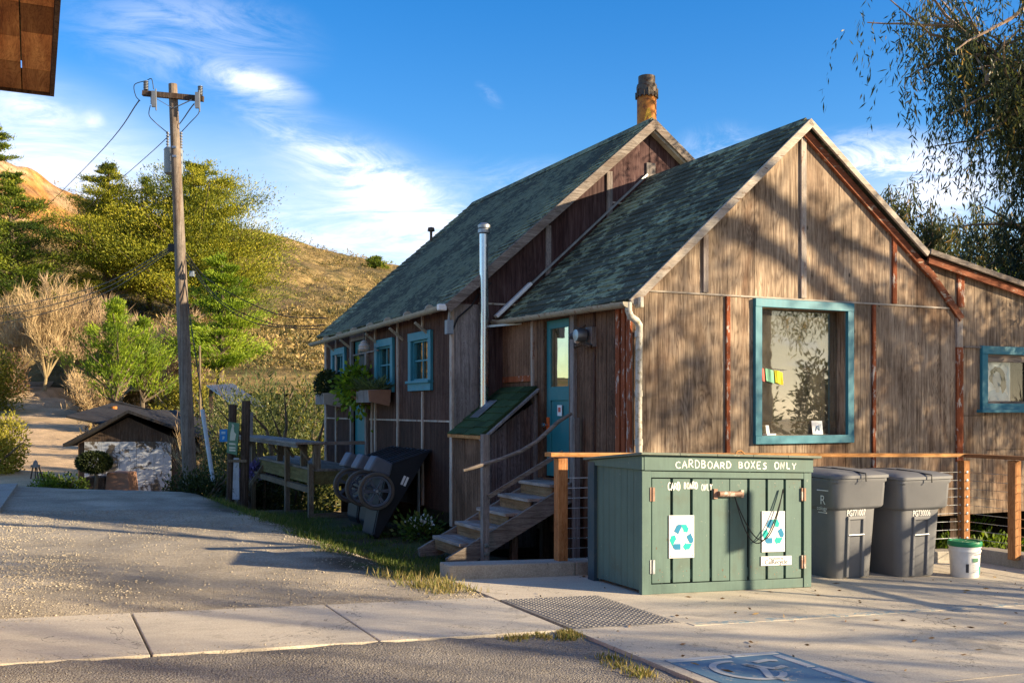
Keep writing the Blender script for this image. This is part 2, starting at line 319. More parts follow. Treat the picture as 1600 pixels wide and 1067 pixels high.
M['glass'] = glass('window_glass', .30, (.7, .74, .76)); M['glassclear'] = glass('clear_window_glass', .07, (.85, .88, .88))
M['glassdoor'] = glass('door_glass', .55, (.5, .5, .48), ((.45, .33, .16), .25))
M['bark'] = wood('rough_bark', (.06, .045, .03), (.14, .11, .08), (.24, .20, .15), grain=14, rings=False); M['ebark'] = wood('smooth_tan_bark', (.22, .15, .10), (.36, .26, .19), (.48, .38, .29), grain=8, rings=False)
M['polew'] = wood('weathered_pole_timber', (.09, .07, .06), (.20, .17, .145), (.34, .30, .26), grain=30, stain=(.09, .06, .045))
M['soffit'] = wood('bounce_lit_soffit_boards', (.17, .065, .025), (.37, .17, .06), (.58, .32, .12), axis='y', grain=16, blot_amt=.5, lo_=.4, hi_=1.45)  # base colour raised to stand for warm bounce light
M['riser'] = wood('warm_brown_riser', (.12, .07, .035), (.26, .165, .09), (.38, .26, .15), axis='y')
M['closet'] = wood('grey_mauve_boards', (.05, .035, .035), (.135, .105, .105), (.26, .22, .215), stain=(.05, .03, .03))
M['shedr'] = wood('dark_grey_roofing', (.012, .012, .013), (.03, .03, .033), (.06, .06, .065))
M['shedw'] = wood('dark_shed_boards', (.03, .02, .015), (.08, .055, .04), (.16, .12, .095))

def shingle(name, base, dark, lich, th=.5, sc=5.0, stretch=(1, 1, 1)):
    m_, t = newmat(name); co = t.n('TexCoord').outputs['Object']
    n_ = t.noise(co, 60, 4, .6); c = t.ramp(n_, [(.3, dark), (.7, base)])
    l1 = t.noise(t.n('Mapping', I_Vector=co, I_Scale=stretch).outputs[0], sc, 9, .72, .8); l0 = t.noise(co, .9, 4, .5)
    lf = t.sstep(t.m('ADD', l1, t.m('MULTIPLY', t.m('SUBTRACT', l0, .5), .45)), th, th + .06)
    lc = t.ramp(t.noise(co, 9, 3, .5), [(.4, lich), (.6, tuple(q * .72 for q in lich)), (.75, (lich[0] * 1.05, lich[1] * .95, lich[2] * .6))])
    c = t.mix(t.m('MULTIPLY', lf, .85), c, lc); c = tonec(t, c, .5, 1.5)
    fin(t, c, .9, t.m('ADD', n_, l1), .7, dist=.006, spec=.15); return m_
M['shA'] = shingle('mossy_green_shingle_near', (.125, .130, .092), (.048, .052, .038), (.33, .36, .22), .515, 7., (1, .6, 1))
M['shB'] = shingle('lichened_grey_shingle_far', (.145, .145, .10), (.055, .058, .042), (.33, .345, .21), .47, 10., (1, .5, 1))
M['shC'] = shingle('green_felt_shingle', (.05, .085, .035), (.025, .05, .025), (.14, .17, .06), .60, 3)

def concrete(name, base, var=.12, dirt=.5):
    m_, t = newmat(name); co = t.n('TexCoord').outputs['Object']
    a_ = t.noise(co, .9, 8, .6, .5); b_ = t.noise(co, 90, 3, .6); c_ = t.noise(t.n('Mapping', I_Vector=co, I_Scale=(1, 7, 1)).outputs[0], 3, 7, .65, .6)
    c = t.mix(1., base, t.ramp(t.m('ADD', t.m('MULTIPLY', a_, .55), t.m('MULTIPLY', c_, .45)), [(.32, 1 - var * 1.6), (.5, 1.), (.68, 1 + var)]), 'MULTIPLY')
    c = t.mix(t.m('MULTIPLY', t.sstep(a_, .54, .7), dirt * .5), c, tuple(q * .55 for q in base)); c = t.mix(.3, c, t.ramp(b_, [(.3, 0.1), (.7, .9)]), 'OVERLAY')
    ck = t.noise(co, .7, 6, .62, .6); ck = t.sstep(t.m('ABSOLUTE', t.m('SUBTRACT', ck, .5)), .0035, .0008); c = t.mix(t.m('MULTIPLY', ck, .75), c, tuple(q * .3 for q in base)); st = t.sstep(t.noise(co, 1.7, 5, .5, 2.), .62, .70); c = t.mix(t.m('MULTIPLY', st, .35), c, tuple(q * .4 for q in base))
    sp = t.n('TexVoronoi', I_Vector=co, I_Scale=11.).outputs['Distance']; c = t.mix(t.m('MULTIPLY', t.sstep(sp, .06, .03), .5), c, (.16, .12, .08))
    c = tonec(t, c, .9, 1.1); fin(t, c, .88, t.m('ADD', b_, t.m('MULTIPLY', a_, .6)), .35, dist=.004, spec=.2); return m_
M['conc'] = concrete('plaza_concrete', (.58, .51, .40)); M['walk'] = concrete('sidewalk_concrete', (.58, .52, .42)); M['kerb'] = concrete('old_kerb_concrete', (.36, .33, .28), .2, .8)
M['tact'] = concrete('grey_tactile_plate', (.25, .235, .215)); M['bluemark'] = paint('worn_blue_marking', (.13, .25, .35), .8, wear=(.50, .45, .36), wear_th=.575, var=.2, grain=(3, 3, 3), dirt=(.2, .2, .19), dirt_amt=.4)
M['whitemark'] = paint('worn_white_marking', (.55, .56, .54), .8, wear=(.36, .34, .30), wear_th=.57, grain=(3, 3, 3)); M['faintblue'] = paint('faded_blue_line', (.25, .33, .36), .85, wear=(.54, .48, .38), wear_th=.455)
M['joint'] = plain('dark_joint_filler', (.06, .05, .04), .9)

# ------------------------------------------------------------------ terrain
def hgt(x, y):
    x = np.asarray(x, float); y = np.asarray(y, float); s_ = x * vv[0] + y * vv[1]; a = s_ - CV; b = x * uu[0] + y * uu[1] - CU
    z = -.038 * (np.clip(s_, -1., 11) - 4.78)
    wd_ = ss(a, -3.4, -1.9) * ss(b, -1.15, .3); z = z * (1 - wd_) + wd_ * (-.27 - .25 * ss(a, -1.2, .5) - 1.1 * ss(a, 1.5, 4.5) * ss(b, -1, 1))
    z = z - 1.25 * ss(a, 4.0, 6.5) * ss(b, -1.0, .2)
    z = z - .30 * ss(a, -3.6, -2.3) * ss(y, 14, 17) * (1 - ss(a, -1.9, -1.8) * 0) * (1 - wd_)
    far = 1 - ss(a, 4, 12) * (1 - ss(y, 60, 80)); z = z - 1.12 * ss(y, 18.3, 28) * far
    pr = np.interp(y, [28, 35, 45, 55, 65, 80, 100], [0, .25, .75, 1.4, 2.3, 4.2, 8.]); z = z + pr
    rc = -12 - (y - 25) * .43; off = np.abs(x - rc)
    z = z + 1.7 * ss(off, 5.5, 15) * ss(y, 34, 55)
    pxg = CX + F * x / np.maximum(y, 1); z = z - 30 * ss(y, 66, 92) * ss(pxg, 140, 200) - 30 * ss(y, 86, 110) * (1 - ss(pxg, 140, 200))
    return z
def gh(x, y): return float(hgt(x, y))
def gab(a, b): p = Wd(a, b); return gh(p[0], p[1])
def zs(a): return -.038 * (a + CV - 4.78)            # paving plane
def grid(name, xs, ys, hf, colf, mat, kind='structure', extra=None):
    Xg, Yg = np.meshgrid(xs, ys); Zg = hf(Xg, Yg); nx, ny = len(xs), len(ys)
    V = np.stack([Xg, Yg, Zg], -1).reshape(-1, 3); i, j = np.meshgrid(np.arange(nx - 1), np.arange(ny - 1)); q = (j * nx + i).ravel()
    return meshnp(name, V, np.stack([q, q + 1, q + nx + 1, q + nx], 1), mat, kind=kind, smooth=True, vcol=colf(V))
def meshnp(name, V, Fq, mat, tone=None, parent=None, kind=None, smooth=False, vcol=None, loc=None):
    me = bpy.data.meshes.new(name); k = Fq.shape[1]; n = len(Fq)
    me.vertices.add(len(V)); 
    if loc is not None: V = V - np.array(loc)
    me.vertices.foreach_set('co', np.asarray(V, 'f').ravel())
    me.loops.add(n * k); me.loops.foreach_set('vertex_index', np.asarray(Fq, 'i').ravel())
    me.polygons.add(n); me.polygons.foreach_set('loop_start', np.arange(n, dtype='i') * k)
    me.update(calc_edges=True)
    if smooth: me.polygons.foreach_set('use_smooth', np.ones(n, bool))
    if tone is not None: me.attributes.new('tone', 'FLOAT', 'FACE').data.foreach_set('value', np.asarray(tone, 'f'))
    if vcol is not None: me.attributes.new('gcol', 'FLOAT_COLOR', 'POINT').data.foreach_set('color', np.concatenate([vcol, np.ones((len(V), 1))], 1).astype('f').ravel())
    me.materials.append(mat); o = bpy.data.objects.new(name, me); S.collection.objects.link(o)
    if parent is not None: o.parent = parent
    elif loc is not None: o.location = tuple(loc)
    if kind: o['kind'] = kind
    return o
def vnoise(x, y, sc=1., seed=0):                     # cheap value noise
    x = np.asarray(x) * sc; y = np.asarray(y) * sc; xi = np.floor(x).astype(int); yi = np.floor(y).astype(int); fx = x - xi; fy = y - yi
    def hsh(i, j): 
        n_ = (i * 374761393 + j * 668265263 + seed * 1442695041) & 0x7fffffff; n_ = (n_ ^ (n_ >> 13)) * 1274126177 & 0x7fffffff; return ((n_ ^ (n_ >> 16)) & 0xffff) / 65535.
    fx = fx * fx * (3 - 2 * fx); fy = fy * fy * (3 - 2 * fy)
    return (hsh(xi, yi) * (1 - fx) + hsh(xi + 1, yi) * fx) * (1 - fy) + (hsh(xi, yi + 1) * (1 - fx) + hsh(xi + 1, yi + 1) * fx) * fy
def fbm(x, y, sc, o=4, seed=0): return sum(vnoise(x, y, sc * 2 ** k, seed + k) / 2 ** k for k in range(o)) / sum(1 / 2 ** k for k in range(o))
def groundcol(V):
    x, y = V[:, 0], V[:, 1]; a = x * vv[0] + y * vv[1] - CV; b = x * uu[0] + y * uu[1] - CU
    def L(c, d, w_): return c * (1 - w_[:, None]) + np.array(d) * w_[:, None]
    nz = fbm(x, y, 1.3, 4, 3) - .5
    c = np.tile(np.array([.43, .37, .28]), (len(x), 1))                                  # pale gravel drive
    c = L(c, (.36, .32, .26), ss(fbm(a * 1.0, b * .35, .9, 4, 61), .48, .62) * .6); c = L(c, (.56, .49, .38), ss(fbm(a * .8, b * .3, 1.1, 3, 62), .55, .68) * .6); c = L(c, (.27, .245, .215), ss(-b, 3.4, 3.7))                                          # darker asphalt grit in front of the walk
    soil = ss(a + nz * 1.6, -3.7, -2.9) * ss(b, -1.3, -.9) * (1 - ss(-a, 60, 61)); c = L(c, (.11, .085, .055), soil)
    grass = ss(fbm(x, y, .9, 3, 9), .42, .55) * ss(a + nz * 1.2, -3.5, -3.) * ss(b, -1.3, -.9); c = L(c, (.09, .115, .03), grass * .7)
    off = np.abs(x - (-12 - (y - 25) * .43)); wild = ss(y, 21, 27) * ss(off + nz * 2, 2.4, 3.6); hw = np.clip(4.2 - (y - 28) * .05, 2.0, 4.4); road = ss(y, 20, 27) * (1 - ss(off, hw, hw + .8))
    c = L(c, (.20, .15, .075), wild); c = L(c, (.10, .115, .035), wild * ss(fbm(x, y, .25, 3, 5), .5, .6) * .7); c = L(c, (.60, .43, .26), road)
    return c
def groundmat():
    m_, t = newmat('ground_gravel_and_dirt'); co = t.n('TexCoord').outputs['Object']; gc = t.n('Attribute', attribute_name='gcol').outputs['Color']
    vo = t.n('TexVoronoi', I_Vector=co, I_Scale=70.); vo2 = t.n('TexVoronoi', I_Vector=co, I_Scale=150.)
    g = t.m('ADD', vo.outputs['Distance'], t.m('MULTIPLY', vo2.outputs['Distance'], .5)); cell = t.n('SeparateColor', i0=vo.outputs['Color']).outputs[0]
    c = t.mix(1., gc, t.ramp(cell, [(0, .78), (.5, 1.), (1, 1.25)]), 'MULTIPLY'); n_ = t.noise(co, 1.1, 8, .62, .4)
    c = t.mix(1., c, t.ramp(n_, [(.32, .72), (.68, 1.2)]), 'MULTIPLY'); fin(t, c, .95, t.m('SUBTRACT', t.noise(co, 7, 6, .6), t.m('MULTIPLY', g, .6)), .9, dist=.02, spec=.12); return m_
M['ground'] = groundmat()
def spaced(lo1, fa, fb, hi1, fine, grow=1.12):
    m_ = list(np.arange(fa, fb + 1e-6, fine)); s_ = fine
    L_ = []; x = fa
    while x > lo1: s_ *= grow; x -= s_; L_.append(x)
    R_ = []; x = fb; s_ = fine
    while x < hi1: s_ *= grow; x += s_; R_.append(x)
    return np.array(L_[::-1] + m_ + R_)
def hground(x, y):
    z = hgt(x, y); a = x * vv[0] + y * vv[1] - CV; b = x * uu[0] + y * uu[1] - CU
    bumpy = (fbm(x, y, 1.1, 4, 2) - .5) * .05 + (fbm(x, y, 6, 2, 4) - .5) * .02
    wk = ss(-a, 2.6, 2.9) * ss(b, -3.62, -3.5) * (1 - ss(b, -2.26, -2.16)); sl = ss(a, -2.76, -2.66) * (1 - ss(b, -1.25, -.95)); pv = np.maximum(wk, sl)
    return z - .006 + bumpy * (1 - pv) * (1 + 3 * ss(y, 22, 40)) - .03 * pv
grid('ground', spaced(-260, -9, 8, 260, .11), spaced(-60, 4.5, 21, 150, .11), hground, groundcol, M['ground'])

# hills: ridge heights by bearing
def hillz(px, Y):
    r = np.interp(px, [-900, -300, -60, 0, 45, 80, 125, 180, 260, 340, 400, 430, 500, 560, 605, 700, 900, 1300, 2500], [180, 200, 232, 248, 262, 285, 305, 332, 350, 356, 358, 366, 388, 403, 412, 425, 450, 470, 430])
    Yr = np.interp(px, [-900, 0, 130, 260, 400, 2500], [120, 130, 150, 190, 200, 260]); zr = CH + (HY - r) / F * Yr
    Y0 = np.interp(px, [0, 130, 200], [84, 84, 62.]); t_ = np.clip((Y - Y0) / (Yr - Y0), 0, 1); z0 = np.interp(px, [-200, 130, 200, 600, 1200], [3.2, 3.2, 2.4, 2.2, 0.]) - np.where(Y < Y0, (Y0 - Y) * .4, 0)
    z = z0 + (zr - z0) * (t_ ** 1.12); z = z + np.where(Y > Yr, -(Y - Yr) * .25, 0)
    X = (px - CX) / F * Y; z = z + (fbm(X, Y, .05, 5, 8) - .5) * 2.6 * np.sin(np.clip(t_, 0, 1) * math.pi) + (fbm(X, Y, .35, 3, 6) - .5) * .7 * ss(Y, 66, 90)
    gul = np.abs(fbm(X * .45, Y * .08, .35, 3, 21) - .5); return z - .7 * np.exp(-(gul * 16) ** 2) * ss(t_, .1, .5) * (1 - ss(t_, .85, 1))
pxs = np.linspace(-900, 2500, 420); Ys = 64 * (330 / 64) ** (np.linspace(0, 1, 200)); PXg, YYg = np.meshgrid(pxs, Ys)
Vh = np.stack([(PXg - CX) / F * YYg, YYg, hillz(PXg, YYg)], -1).reshape(-1, 3); i_, j_ = np.meshgrid(np.arange(419), np.arange(199)); q_ = (j_ * 420 + i_).ravel()
def hillcol(V):
    x, y, z = V.T; px = CX + F * x / y; n1_ = fbm(x, y, .09, 5, 31); n2_ = fbm(x, y, .4, 4, 41); c = np.tile(np.array([.37, .265, .115]), (len(x), 1))
    def L(c, d, w_): return c * (1 - w_[:, None]) + np.array(d) * w_[:, None]
    c = L(c, (.20, .15, .075), ss(n1_, .42, .6)); c = L(c, (.12, .11, .045), ss(n2_, .5, .66) * .8)
    cut = (1 - ss(px, 90, 160)) * ss(z, 20, 25); c = L(c, (.56, .27, .085), cut * .85); c = L(c, (.58, .42, .26), cut * ss(fbm(x, y * .2, .5, 3, 51), .55, .66) * .8); c = L(c, (.36, .22, .13), cut * ss(fbm(x, y * .2, .8, 3, 52), .55, .62) * .6)
    return c
def hillmat():
    m_, t = newmat('dry_scrub_hillside'); co = t.n('TexCoord').outputs['Object']; gc = t.n('Attribute', attribute_name='gcol').outputs['Color']
    n_ = t.noise(co, .55, 9, .7, .4); n2_ = t.noise(co, .12, 6, .6, .5)
    c = t.mix(1., gc, t.ramp(n_, [(.35, .5), (.5, 1.), (.66, 1.35)]), 'MULTIPLY'); c = t.mix(1., c, t.ramp(n2_, [(.4, .8), (.6, 1.15)]), 'MULTIPLY')
    fin(t, c, .95, n_, 1., dist=1.2, spec=.1); return m_
M['hill'] = hillmat()
meshnp('hills', Vh, np.stack([q_, q_ + 1, q_ + 421, q_ + 420], 1), M['hill'], kind='structure', smooth=True, vcol=hillcol(Vh))

# paving: sidewalk strip, plaza slab, tactile plate, kerbs, markings
def pave(mb, a0, a1, b0, b1, up=0., th=.14, tone=.5, n=1):
    for k in range(n):
        c0 = a0 + (a1 - a0) * k / n; c1 = a0 + (a1 - a0) * (k + 1) / n
        mb.slab((c0, b0, zs(c0) + up - th), (c1 - c0, 0, zs(c1) - zs(c0)), (0, b1 - b0, 0), (0, 0, th), tone)
mb = MB(); js = [-20.5, -16.5, -12.6, -9.6, -6.95, -5.53, -4.13, -2.745]
js = [-21., -17.4, -13.8, -10.4, -8.3, -6.9, -5.53, -4.13, -2.735]
for k in range(len(js) - 1):
    o_ = -6.8 - .2 if js[k + 1] < -7.3 else 0
    pave(mb, js[k] + .007, js[k + 1] - .007, -3.57, -2.2, 0, tone=rnd.uniform(.2, .8))
mb.build('sidewalk', M['walk'], off=(-6, -3, 0), kind='structure', bevel=.006)
mb = MB()
for a0, a1 in ((-2.715, .25), (.262, 3.25), (3.262, 6.2), (6.212, 9.2), (9.212, 12.2)):
    for b0, b1 in ((-1.25 - 0 - 4.3, -1.25), (-10.2, -5.562), (-15, -10.212)):
        if a0 < -2 and b1 > -2: # leave room for the tactile plate
            pave(mb, a0, a1, -2.33, b1, 0, tone=.5); pave(mb, -1.788, a1, -3.575, -2.33, 0, tone=.5); pave(mb, a0, a1, b0, -3.575, 0, tone=.5)
        else: pave(mb, a0, a1, b0, b1, 0, tone=rnd.uniform(.3, .7))
mb.build('plaza_pavement', M['conc'], off=(1, -3, 0), kind='structure')
mb = MB(); pave(mb, -2.705, -1.792, -3.57, -2.335, .002, tone=.5)
nx, ny = 19, 25
for i in range(nx):
    for j in range(ny):
        a = -2.66 + i * .046; b = -3.53 + j * .0485; z = zs(a) + .0015; r = .0155
        if i % 1 == 0:
            vs = [(a + rr * math.cos(q), b + rr * math.sin(q), z + hh) for rr, hh in ((r, 0), (r * .62, .0065)) for q in [k * math.pi / 3 for k in range(6)]]
            mb.add(vs, [(k, (k + 1) % 6, 6 + (k + 1) % 6, 6 + k) for k in range(6)] + [tuple(range(6, 12))], .85)
mb.build('tactile_pavement', M['tact'], off=(-2.25, -3, 0), kind='structure')
mb = MB(); K = [(-2.75, -1.235), (-1.25, -1.33)]
for (a0, a1) in ((-2.72, -1.42), (-1.41, .6), (.61, 2.6), (2.61, 3.9)):
    mb.slab((a0, -1.25, zs(a0) - .2), (a1 - a0, 0, zs(a1) - zs(a0)), (0, .26, 0), (0, 0, .33), rnd.uniform(.2, .8))
mb.box(3.93, 4.25, -1.25, -.99, -.5, zs(4) + .15); mb.slab((3.99, -6.5, zs(4) - .2), (0, 5.24, 0), (.26, 0, 0), (0, 0, .36), .5)
mb.build('kerb', M['kerb'], off=(0, -1.1, 0), kind='structure', bevel=.012)
# faded blue line + accessible-parking marking
mb = MB(); pave(mb, -1.76, 4.0, -3.70, -3.60, .004, .004); mb.build('pavement_marking', M['faintblue'], off=(1, -3.6, 0), kind='structure', label='faded blue line across the plaza')
mb = MB(); pave(mb, -2.62, -1.74, -6.6, -4.6, .004, .004); bl = mb.build('pavement_marking', M['bluemark'], off=(-2.2, -5, 0), kind='structure')
mb = MB()
pave(mb, -2.62, -2.16, -4.665, -4.60, .008, .004); pave(mb, -2.13, -1.78, -4.66, -4.60, .008, .004); pave(mb, -1.86, -1.80, -5.02, -4.70, .008, .004); pave(mb, -1.86, -1.80, -5.50, -5.06, .008, .004)
def ribbon(mb, pts, w_, z0, closed=False, tone=.5):
    pts = [np.array(p, float) for p in pts]; n = len(pts); L_ = []; R_ = []
    for i in range(n):
        d = pts[min(i + 1, n - 1)] - pts[max(i - 1, 0)]; d /= np.linalg.norm(d); nn = np.array([-d[1], d[0]]); L_.append(pts[i] + nn * w_ / 2); R_.append(pts[i] - nn * w_ / 2)
    vs = [(p[0], p[1], z0(p[0]) if callable(z0) else z0) for p in L_ + R_]; return mb.add(vs, [(i, i + 1, n + i + 1, n + i) for i in range(n - 1)], tone)
zf = lambda a: zs(a) + .0085
ribbon(mb, [(-2.28 + .20 * math.cos(q), -4.98 + .22 * math.sin(q)) for q in np.linspace(math.radians(75), math.radians(330), 24)], .045, zf)
ribbon(mb, [(-2.21, -4.86), (-2.10, -5.0), (-1.98, -4.96)], .05, zf); ribbon(mb, [(-2.20, -4.84), (-2.17, -4.99), (-2.26, -5.16), (-2.2, -5.26)], .05, zf); ribbon(mb, [(-2.11, -4.83), (-1.99, -4.80), (-1.93, -4.83)], .05, zf)
mb.build('pavement_marking', M['whitemark'], off=(-2.2, -5, 0), kind='structure')
# bluish slab at far left of the drive
mb = MB(); p0 = P(0, 800, 'z', .2); p1 = P(28, 759, 'z', .2)
mb.prism([(p0[0] - 4, p0[1] - .5), (p0[0], p0[1]), (p1[0], p1[1]), (p1[0] - 4, p1[1])], 'z', .05, .25); mb.build('path', M['kerb'], off=(p1[0], p1[1], .1), kind='structure')

# ------------------------------------------------------------------ near cottage
G = [(0, .18), (0, 2.84), (2.47, 5.08), (4.42, 3.60), (8.2, 2.86), (8.2, .18)]
def lw(a):  # lower edge of the near wall: open under the right part
    return .18
cot = thing('wooden_cottage', 'near weathered plywood cottage with picture window and lichened green roof', 'building', (2.5, 1.8, 0))
mb = MB(); WX0, WX1, WZ0, WZ1 = 1.80, 3.155, 1.275, 2.85; SX0, SX1, SZ0, SZ1 = 5.66, 7.4, 1.62, 2.40
rc = [(0, .02, .18, 2.95, .9), (.02, 1.31, .18, 2.955, .42), (1.31, WX0, .18, 2.955, .5), (WX0, WX1, .18, WZ0, .35), (WX0, WX1, WZ1, 2.955, .6), (WX1, 3.59, .18, 2.955, .42), (3.59, 4.8, .18, 2.955, .55), (4.8, 5.11, .18, 2.955, .62),
      (5.11, SX0, .18, 1.52, .40), (5.11, SX0, 1.52, 3.5, .45), (SX0, SX1, SZ1, 3.6, .38), (SX0, SX1, 1.05, SZ0, .5), (SX0, SX1, .18, 1.05, .55), (SX1, 8.2, .18, 3.6, .5),
      (0, .97, 2.955, 5.2, .58), (.97, 1.72, 2.955, 5.2, .40), (1.72, 2.43, 2.955, 5.2, .5), (2.43, 3.95, 2.955, 5.2, .62), (3.95, 5.11, 2.955, 5.2, .5)]
wall_panels(mb, G, rc, 'b', 0, 1)
mb.build('wall', M['gable'], cot, label='sunlit plywood gable wall')
# side wall a=0 with door opening
DB0, DB1, DZ0, DZ1 = 1.45, 2.18, .71, 2.79
mb = MB(); O = [(0, .0), (0, 2.86), (3.54, 2.86), (3.54, .0)]
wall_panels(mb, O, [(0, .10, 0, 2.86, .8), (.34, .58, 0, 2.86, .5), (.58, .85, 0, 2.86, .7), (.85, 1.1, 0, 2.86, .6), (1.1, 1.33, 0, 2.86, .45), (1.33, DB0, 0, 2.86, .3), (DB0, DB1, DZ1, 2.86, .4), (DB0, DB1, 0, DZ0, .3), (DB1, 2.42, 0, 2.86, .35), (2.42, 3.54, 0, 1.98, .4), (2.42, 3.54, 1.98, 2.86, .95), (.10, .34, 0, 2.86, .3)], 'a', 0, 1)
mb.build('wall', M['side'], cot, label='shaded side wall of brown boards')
mb = MB(); mb.box(8.14, 8.2, 0.02, 3.5, .2, 2.8); mb.box(0.02, 8.2, 3.46, 3.52, .2, 2.9); mb.box(.07, 8.1, .07, 3.45, .55, .62); mb.box(.1, 8.1, 3.40, 3.45, -3, .54); mb.box(8.05, 8.1, .6, 3.39, -3, .54); mb.build('wall', M['shedw'], cot)  # strips below floor level added to block light under the cottage
# battens on the gable
def batt(p, x0, x1, z0, z1, m_='rust', th=.03, pl='b', at=0., label=None):
    mb = MB(); 
    if pl == 'b': mb.box(x0, x1, at - th, at + .002, z0, z1)
    else: mb.box(at - th, at + .002, x0, x1, z0, z1)
    return mb.build('batten', M[m_], p, bevel=.003, label=label)
batt(cot, 1.29, 1.345, .2, 2.945, 'rust', label='rust-streaked batten left of the picture window'); batt(cot, .96, 1.03, 2.975, 3.66, 'grey'); batt(cot, 2.42, 2.50, 2.975, 4.95, 'pale', label='tall pale batten under the ridge')
batt(cot, 3.93, 4.0, 2.975, 3.86, 'rust'); batt(cot, 3.59, 3.64, .2, 2.945, 'rust'); batt(cot, 5.08, 5.20, .9, 2.44, 'rust', label='wide rust-red batten'); batt(cot, 5.08, 5.19, 2.44, 2.94, 'pale'); batt(cot, 5.10, 5.22, 2.98, 3.42, 'rust')
batt(cot, 5.08, 5.19, .18, .9, 'pale')
for b0, b1, m_ in ((.0, .09, 'rust'), (.12, .20, 'rust'), (.24, .33, 'rust')): batt(cot, b0, b1, .2, 2.82, m_, pl='a', label='peeling red corner board')
batt(cot, .83, .87, .2, 2.82, 'dark', .02, 'a'); batt(cot, 1.30, 1.40, .2, 2.84, 'grey', .05, 'a'); batt(cot, 2.26, 2.33, .2, 2.84, 'side', .03, 'a'); batt(cot, 2.50, 2.56, .2, 2.84, 'pale', .03, 'a'); 
mb = MB(); mb.box(-.02, 0, 2.58, 3.5, 1.99, 2.07); mb.build('trim', M['rust'], cot)
mb = MB(); mb.box(.0, 5.1, -.016, .002, 2.948, 2.968); mb.build('trim', M['palex'], cot, label='thin pale strip across the gable')
mb = MB(); mb.box(5.23, 5.54, -.03, .0, 2.44, 2.455); mb.build('trim', M['grey'], cot)
# roof slopes made of real shingle tabs
def shingles(mb, o, e, s_, ne, ns, le, ls, nrm, lift=.006, keep=None):
    o, e, s_, nrm = (np.array(q, float) for q in (o, e, s_, nrm)); tw = le / ne; ex = ls / ns
    for j in range(ns):
        sh = rnd.random() * tw; i0 = -1
        rowt = rnd.uniform(-.12, .12)
        for i in range(-1, ne + 1):
            x0 = max(0, i * tw + sh); x1 = min(le, (i + 1) * tw + sh - .006)
            if x1 - x0 < .03: continue
            jit = rnd.uniform(-.012, .012); s0 = j * ex + jit; s1 = min(ls, (j + 1) * ex + .03)
            if keep and not keep((o + e * (x0 + x1) / 2 + s_ * (s0 + s1) / 2)): continue
            up0 = .014 + rnd.random() * .008; p = [o + e * x0 + s_ * s0 + nrm * up0, o + e * x1 + s_ * s0 + nrm * (up0 + rnd.uniform(-.002, .004)), o + e * x1 + s_ * s1 + nrm * .003, o + e * x0 + s_ * s1 + nrm * .003]
            mb.add(p + [q - nrm * .012 for q in p], [(0, 1, 2, 3), (0, 4, 5, 1), (1, 5, 6, 2), (0, 3, 7, 4)], min(1, max(0, .5 + rowt + rnd.uniform(-.3, .3))))
def slope(parent, a0, z0, a1, z1, b0, b1, mat, ex=.14, tabw=.28, th=.05, flip=1):
    d = np.array([a1 - a0, 0, z1 - z0]); ls = np.linalg.norm(d); s_ = d / ls; nrm = np.array([-s_[2] * flip, 0, s_[0] * flip]); 
    if nrm[2] < 0: nrm = -nrm
    mb = MB(); mb.slab(np.array([a0, b0, z0]) - nrm * (th + .001), (0, b1 - b0, 0), d, nrm * th, .1)
    shingles(mb, (a0, b0, z0), (0, 1, 0), s_, max(2, int((b1 - b0) / tabw)), max(2, int(ls / ex)), b1 - b0, ls, nrm)
    return mb.build('roof', mat, parent)
slope(cot, -.10, 2.835, 2.47, 5.165, -.10, 3.53, M['shA'], .13, .24)
slope(cot, 4.40, 3.695, 2.475, 5.165, -.10, 3.53, M['shA'], .13, .24)
slope(cot, 8.3, 2.95, 4.44, 3.70, -.12, 3.45, M['shA'], .14, .28)
mb = MB(); mb.prism([(2.36, 5.07), (2.47, 5.178), (2.58, 5.09), (2.47, 5.20)], 'b', -.05, 3.5); mb.build('ridge_cap', M['shA'], cot)
def rake(parent, a0, z0, a1, z1, b, w_, mat, th=.035, drop=0.):
    mb = MB(); d = np.array([a1 - a0, 0, z1 - z0]); n_ = np.array([-d[2], 0, d[0]]); n_ /= np.linalg.norm(n_); n_ = n_ if n_[2] > 0 else -n_
    p = np.array([a0, b, z0]) - n_ * (w_ + drop); mb.slab(p, d, n_ * w_, (0, th, 0)); return mb.build('rake_board', mat, parent, bevel=.004)
rake(cot, -.12, 2.83, 2.462, 5.16, -.148, .095, M['palex']); rake(cot, 2.472, 5.165, 4.46, 3.66, -.148, .075, M['palex']); rake(cot, 2.46, 5.08, 4.62, 3.42, -.06, .10, M['rustx'], .05); rake(cot, 0.05, 2.86, 2.44, 5.04, -.05, .04, M['rustx'], .04)
rake(cot, 4.47, 3.70, 8.3, 2.97, -.16, .07, M['greyx']); rake(cot, 4.5, 3.62, 8.25, 2.89, -.10, .10, M['rustx'])
rake(cot, 4.62, 3.44, 5.20, 2.85, -.05, .10, M['rustx'], .04)
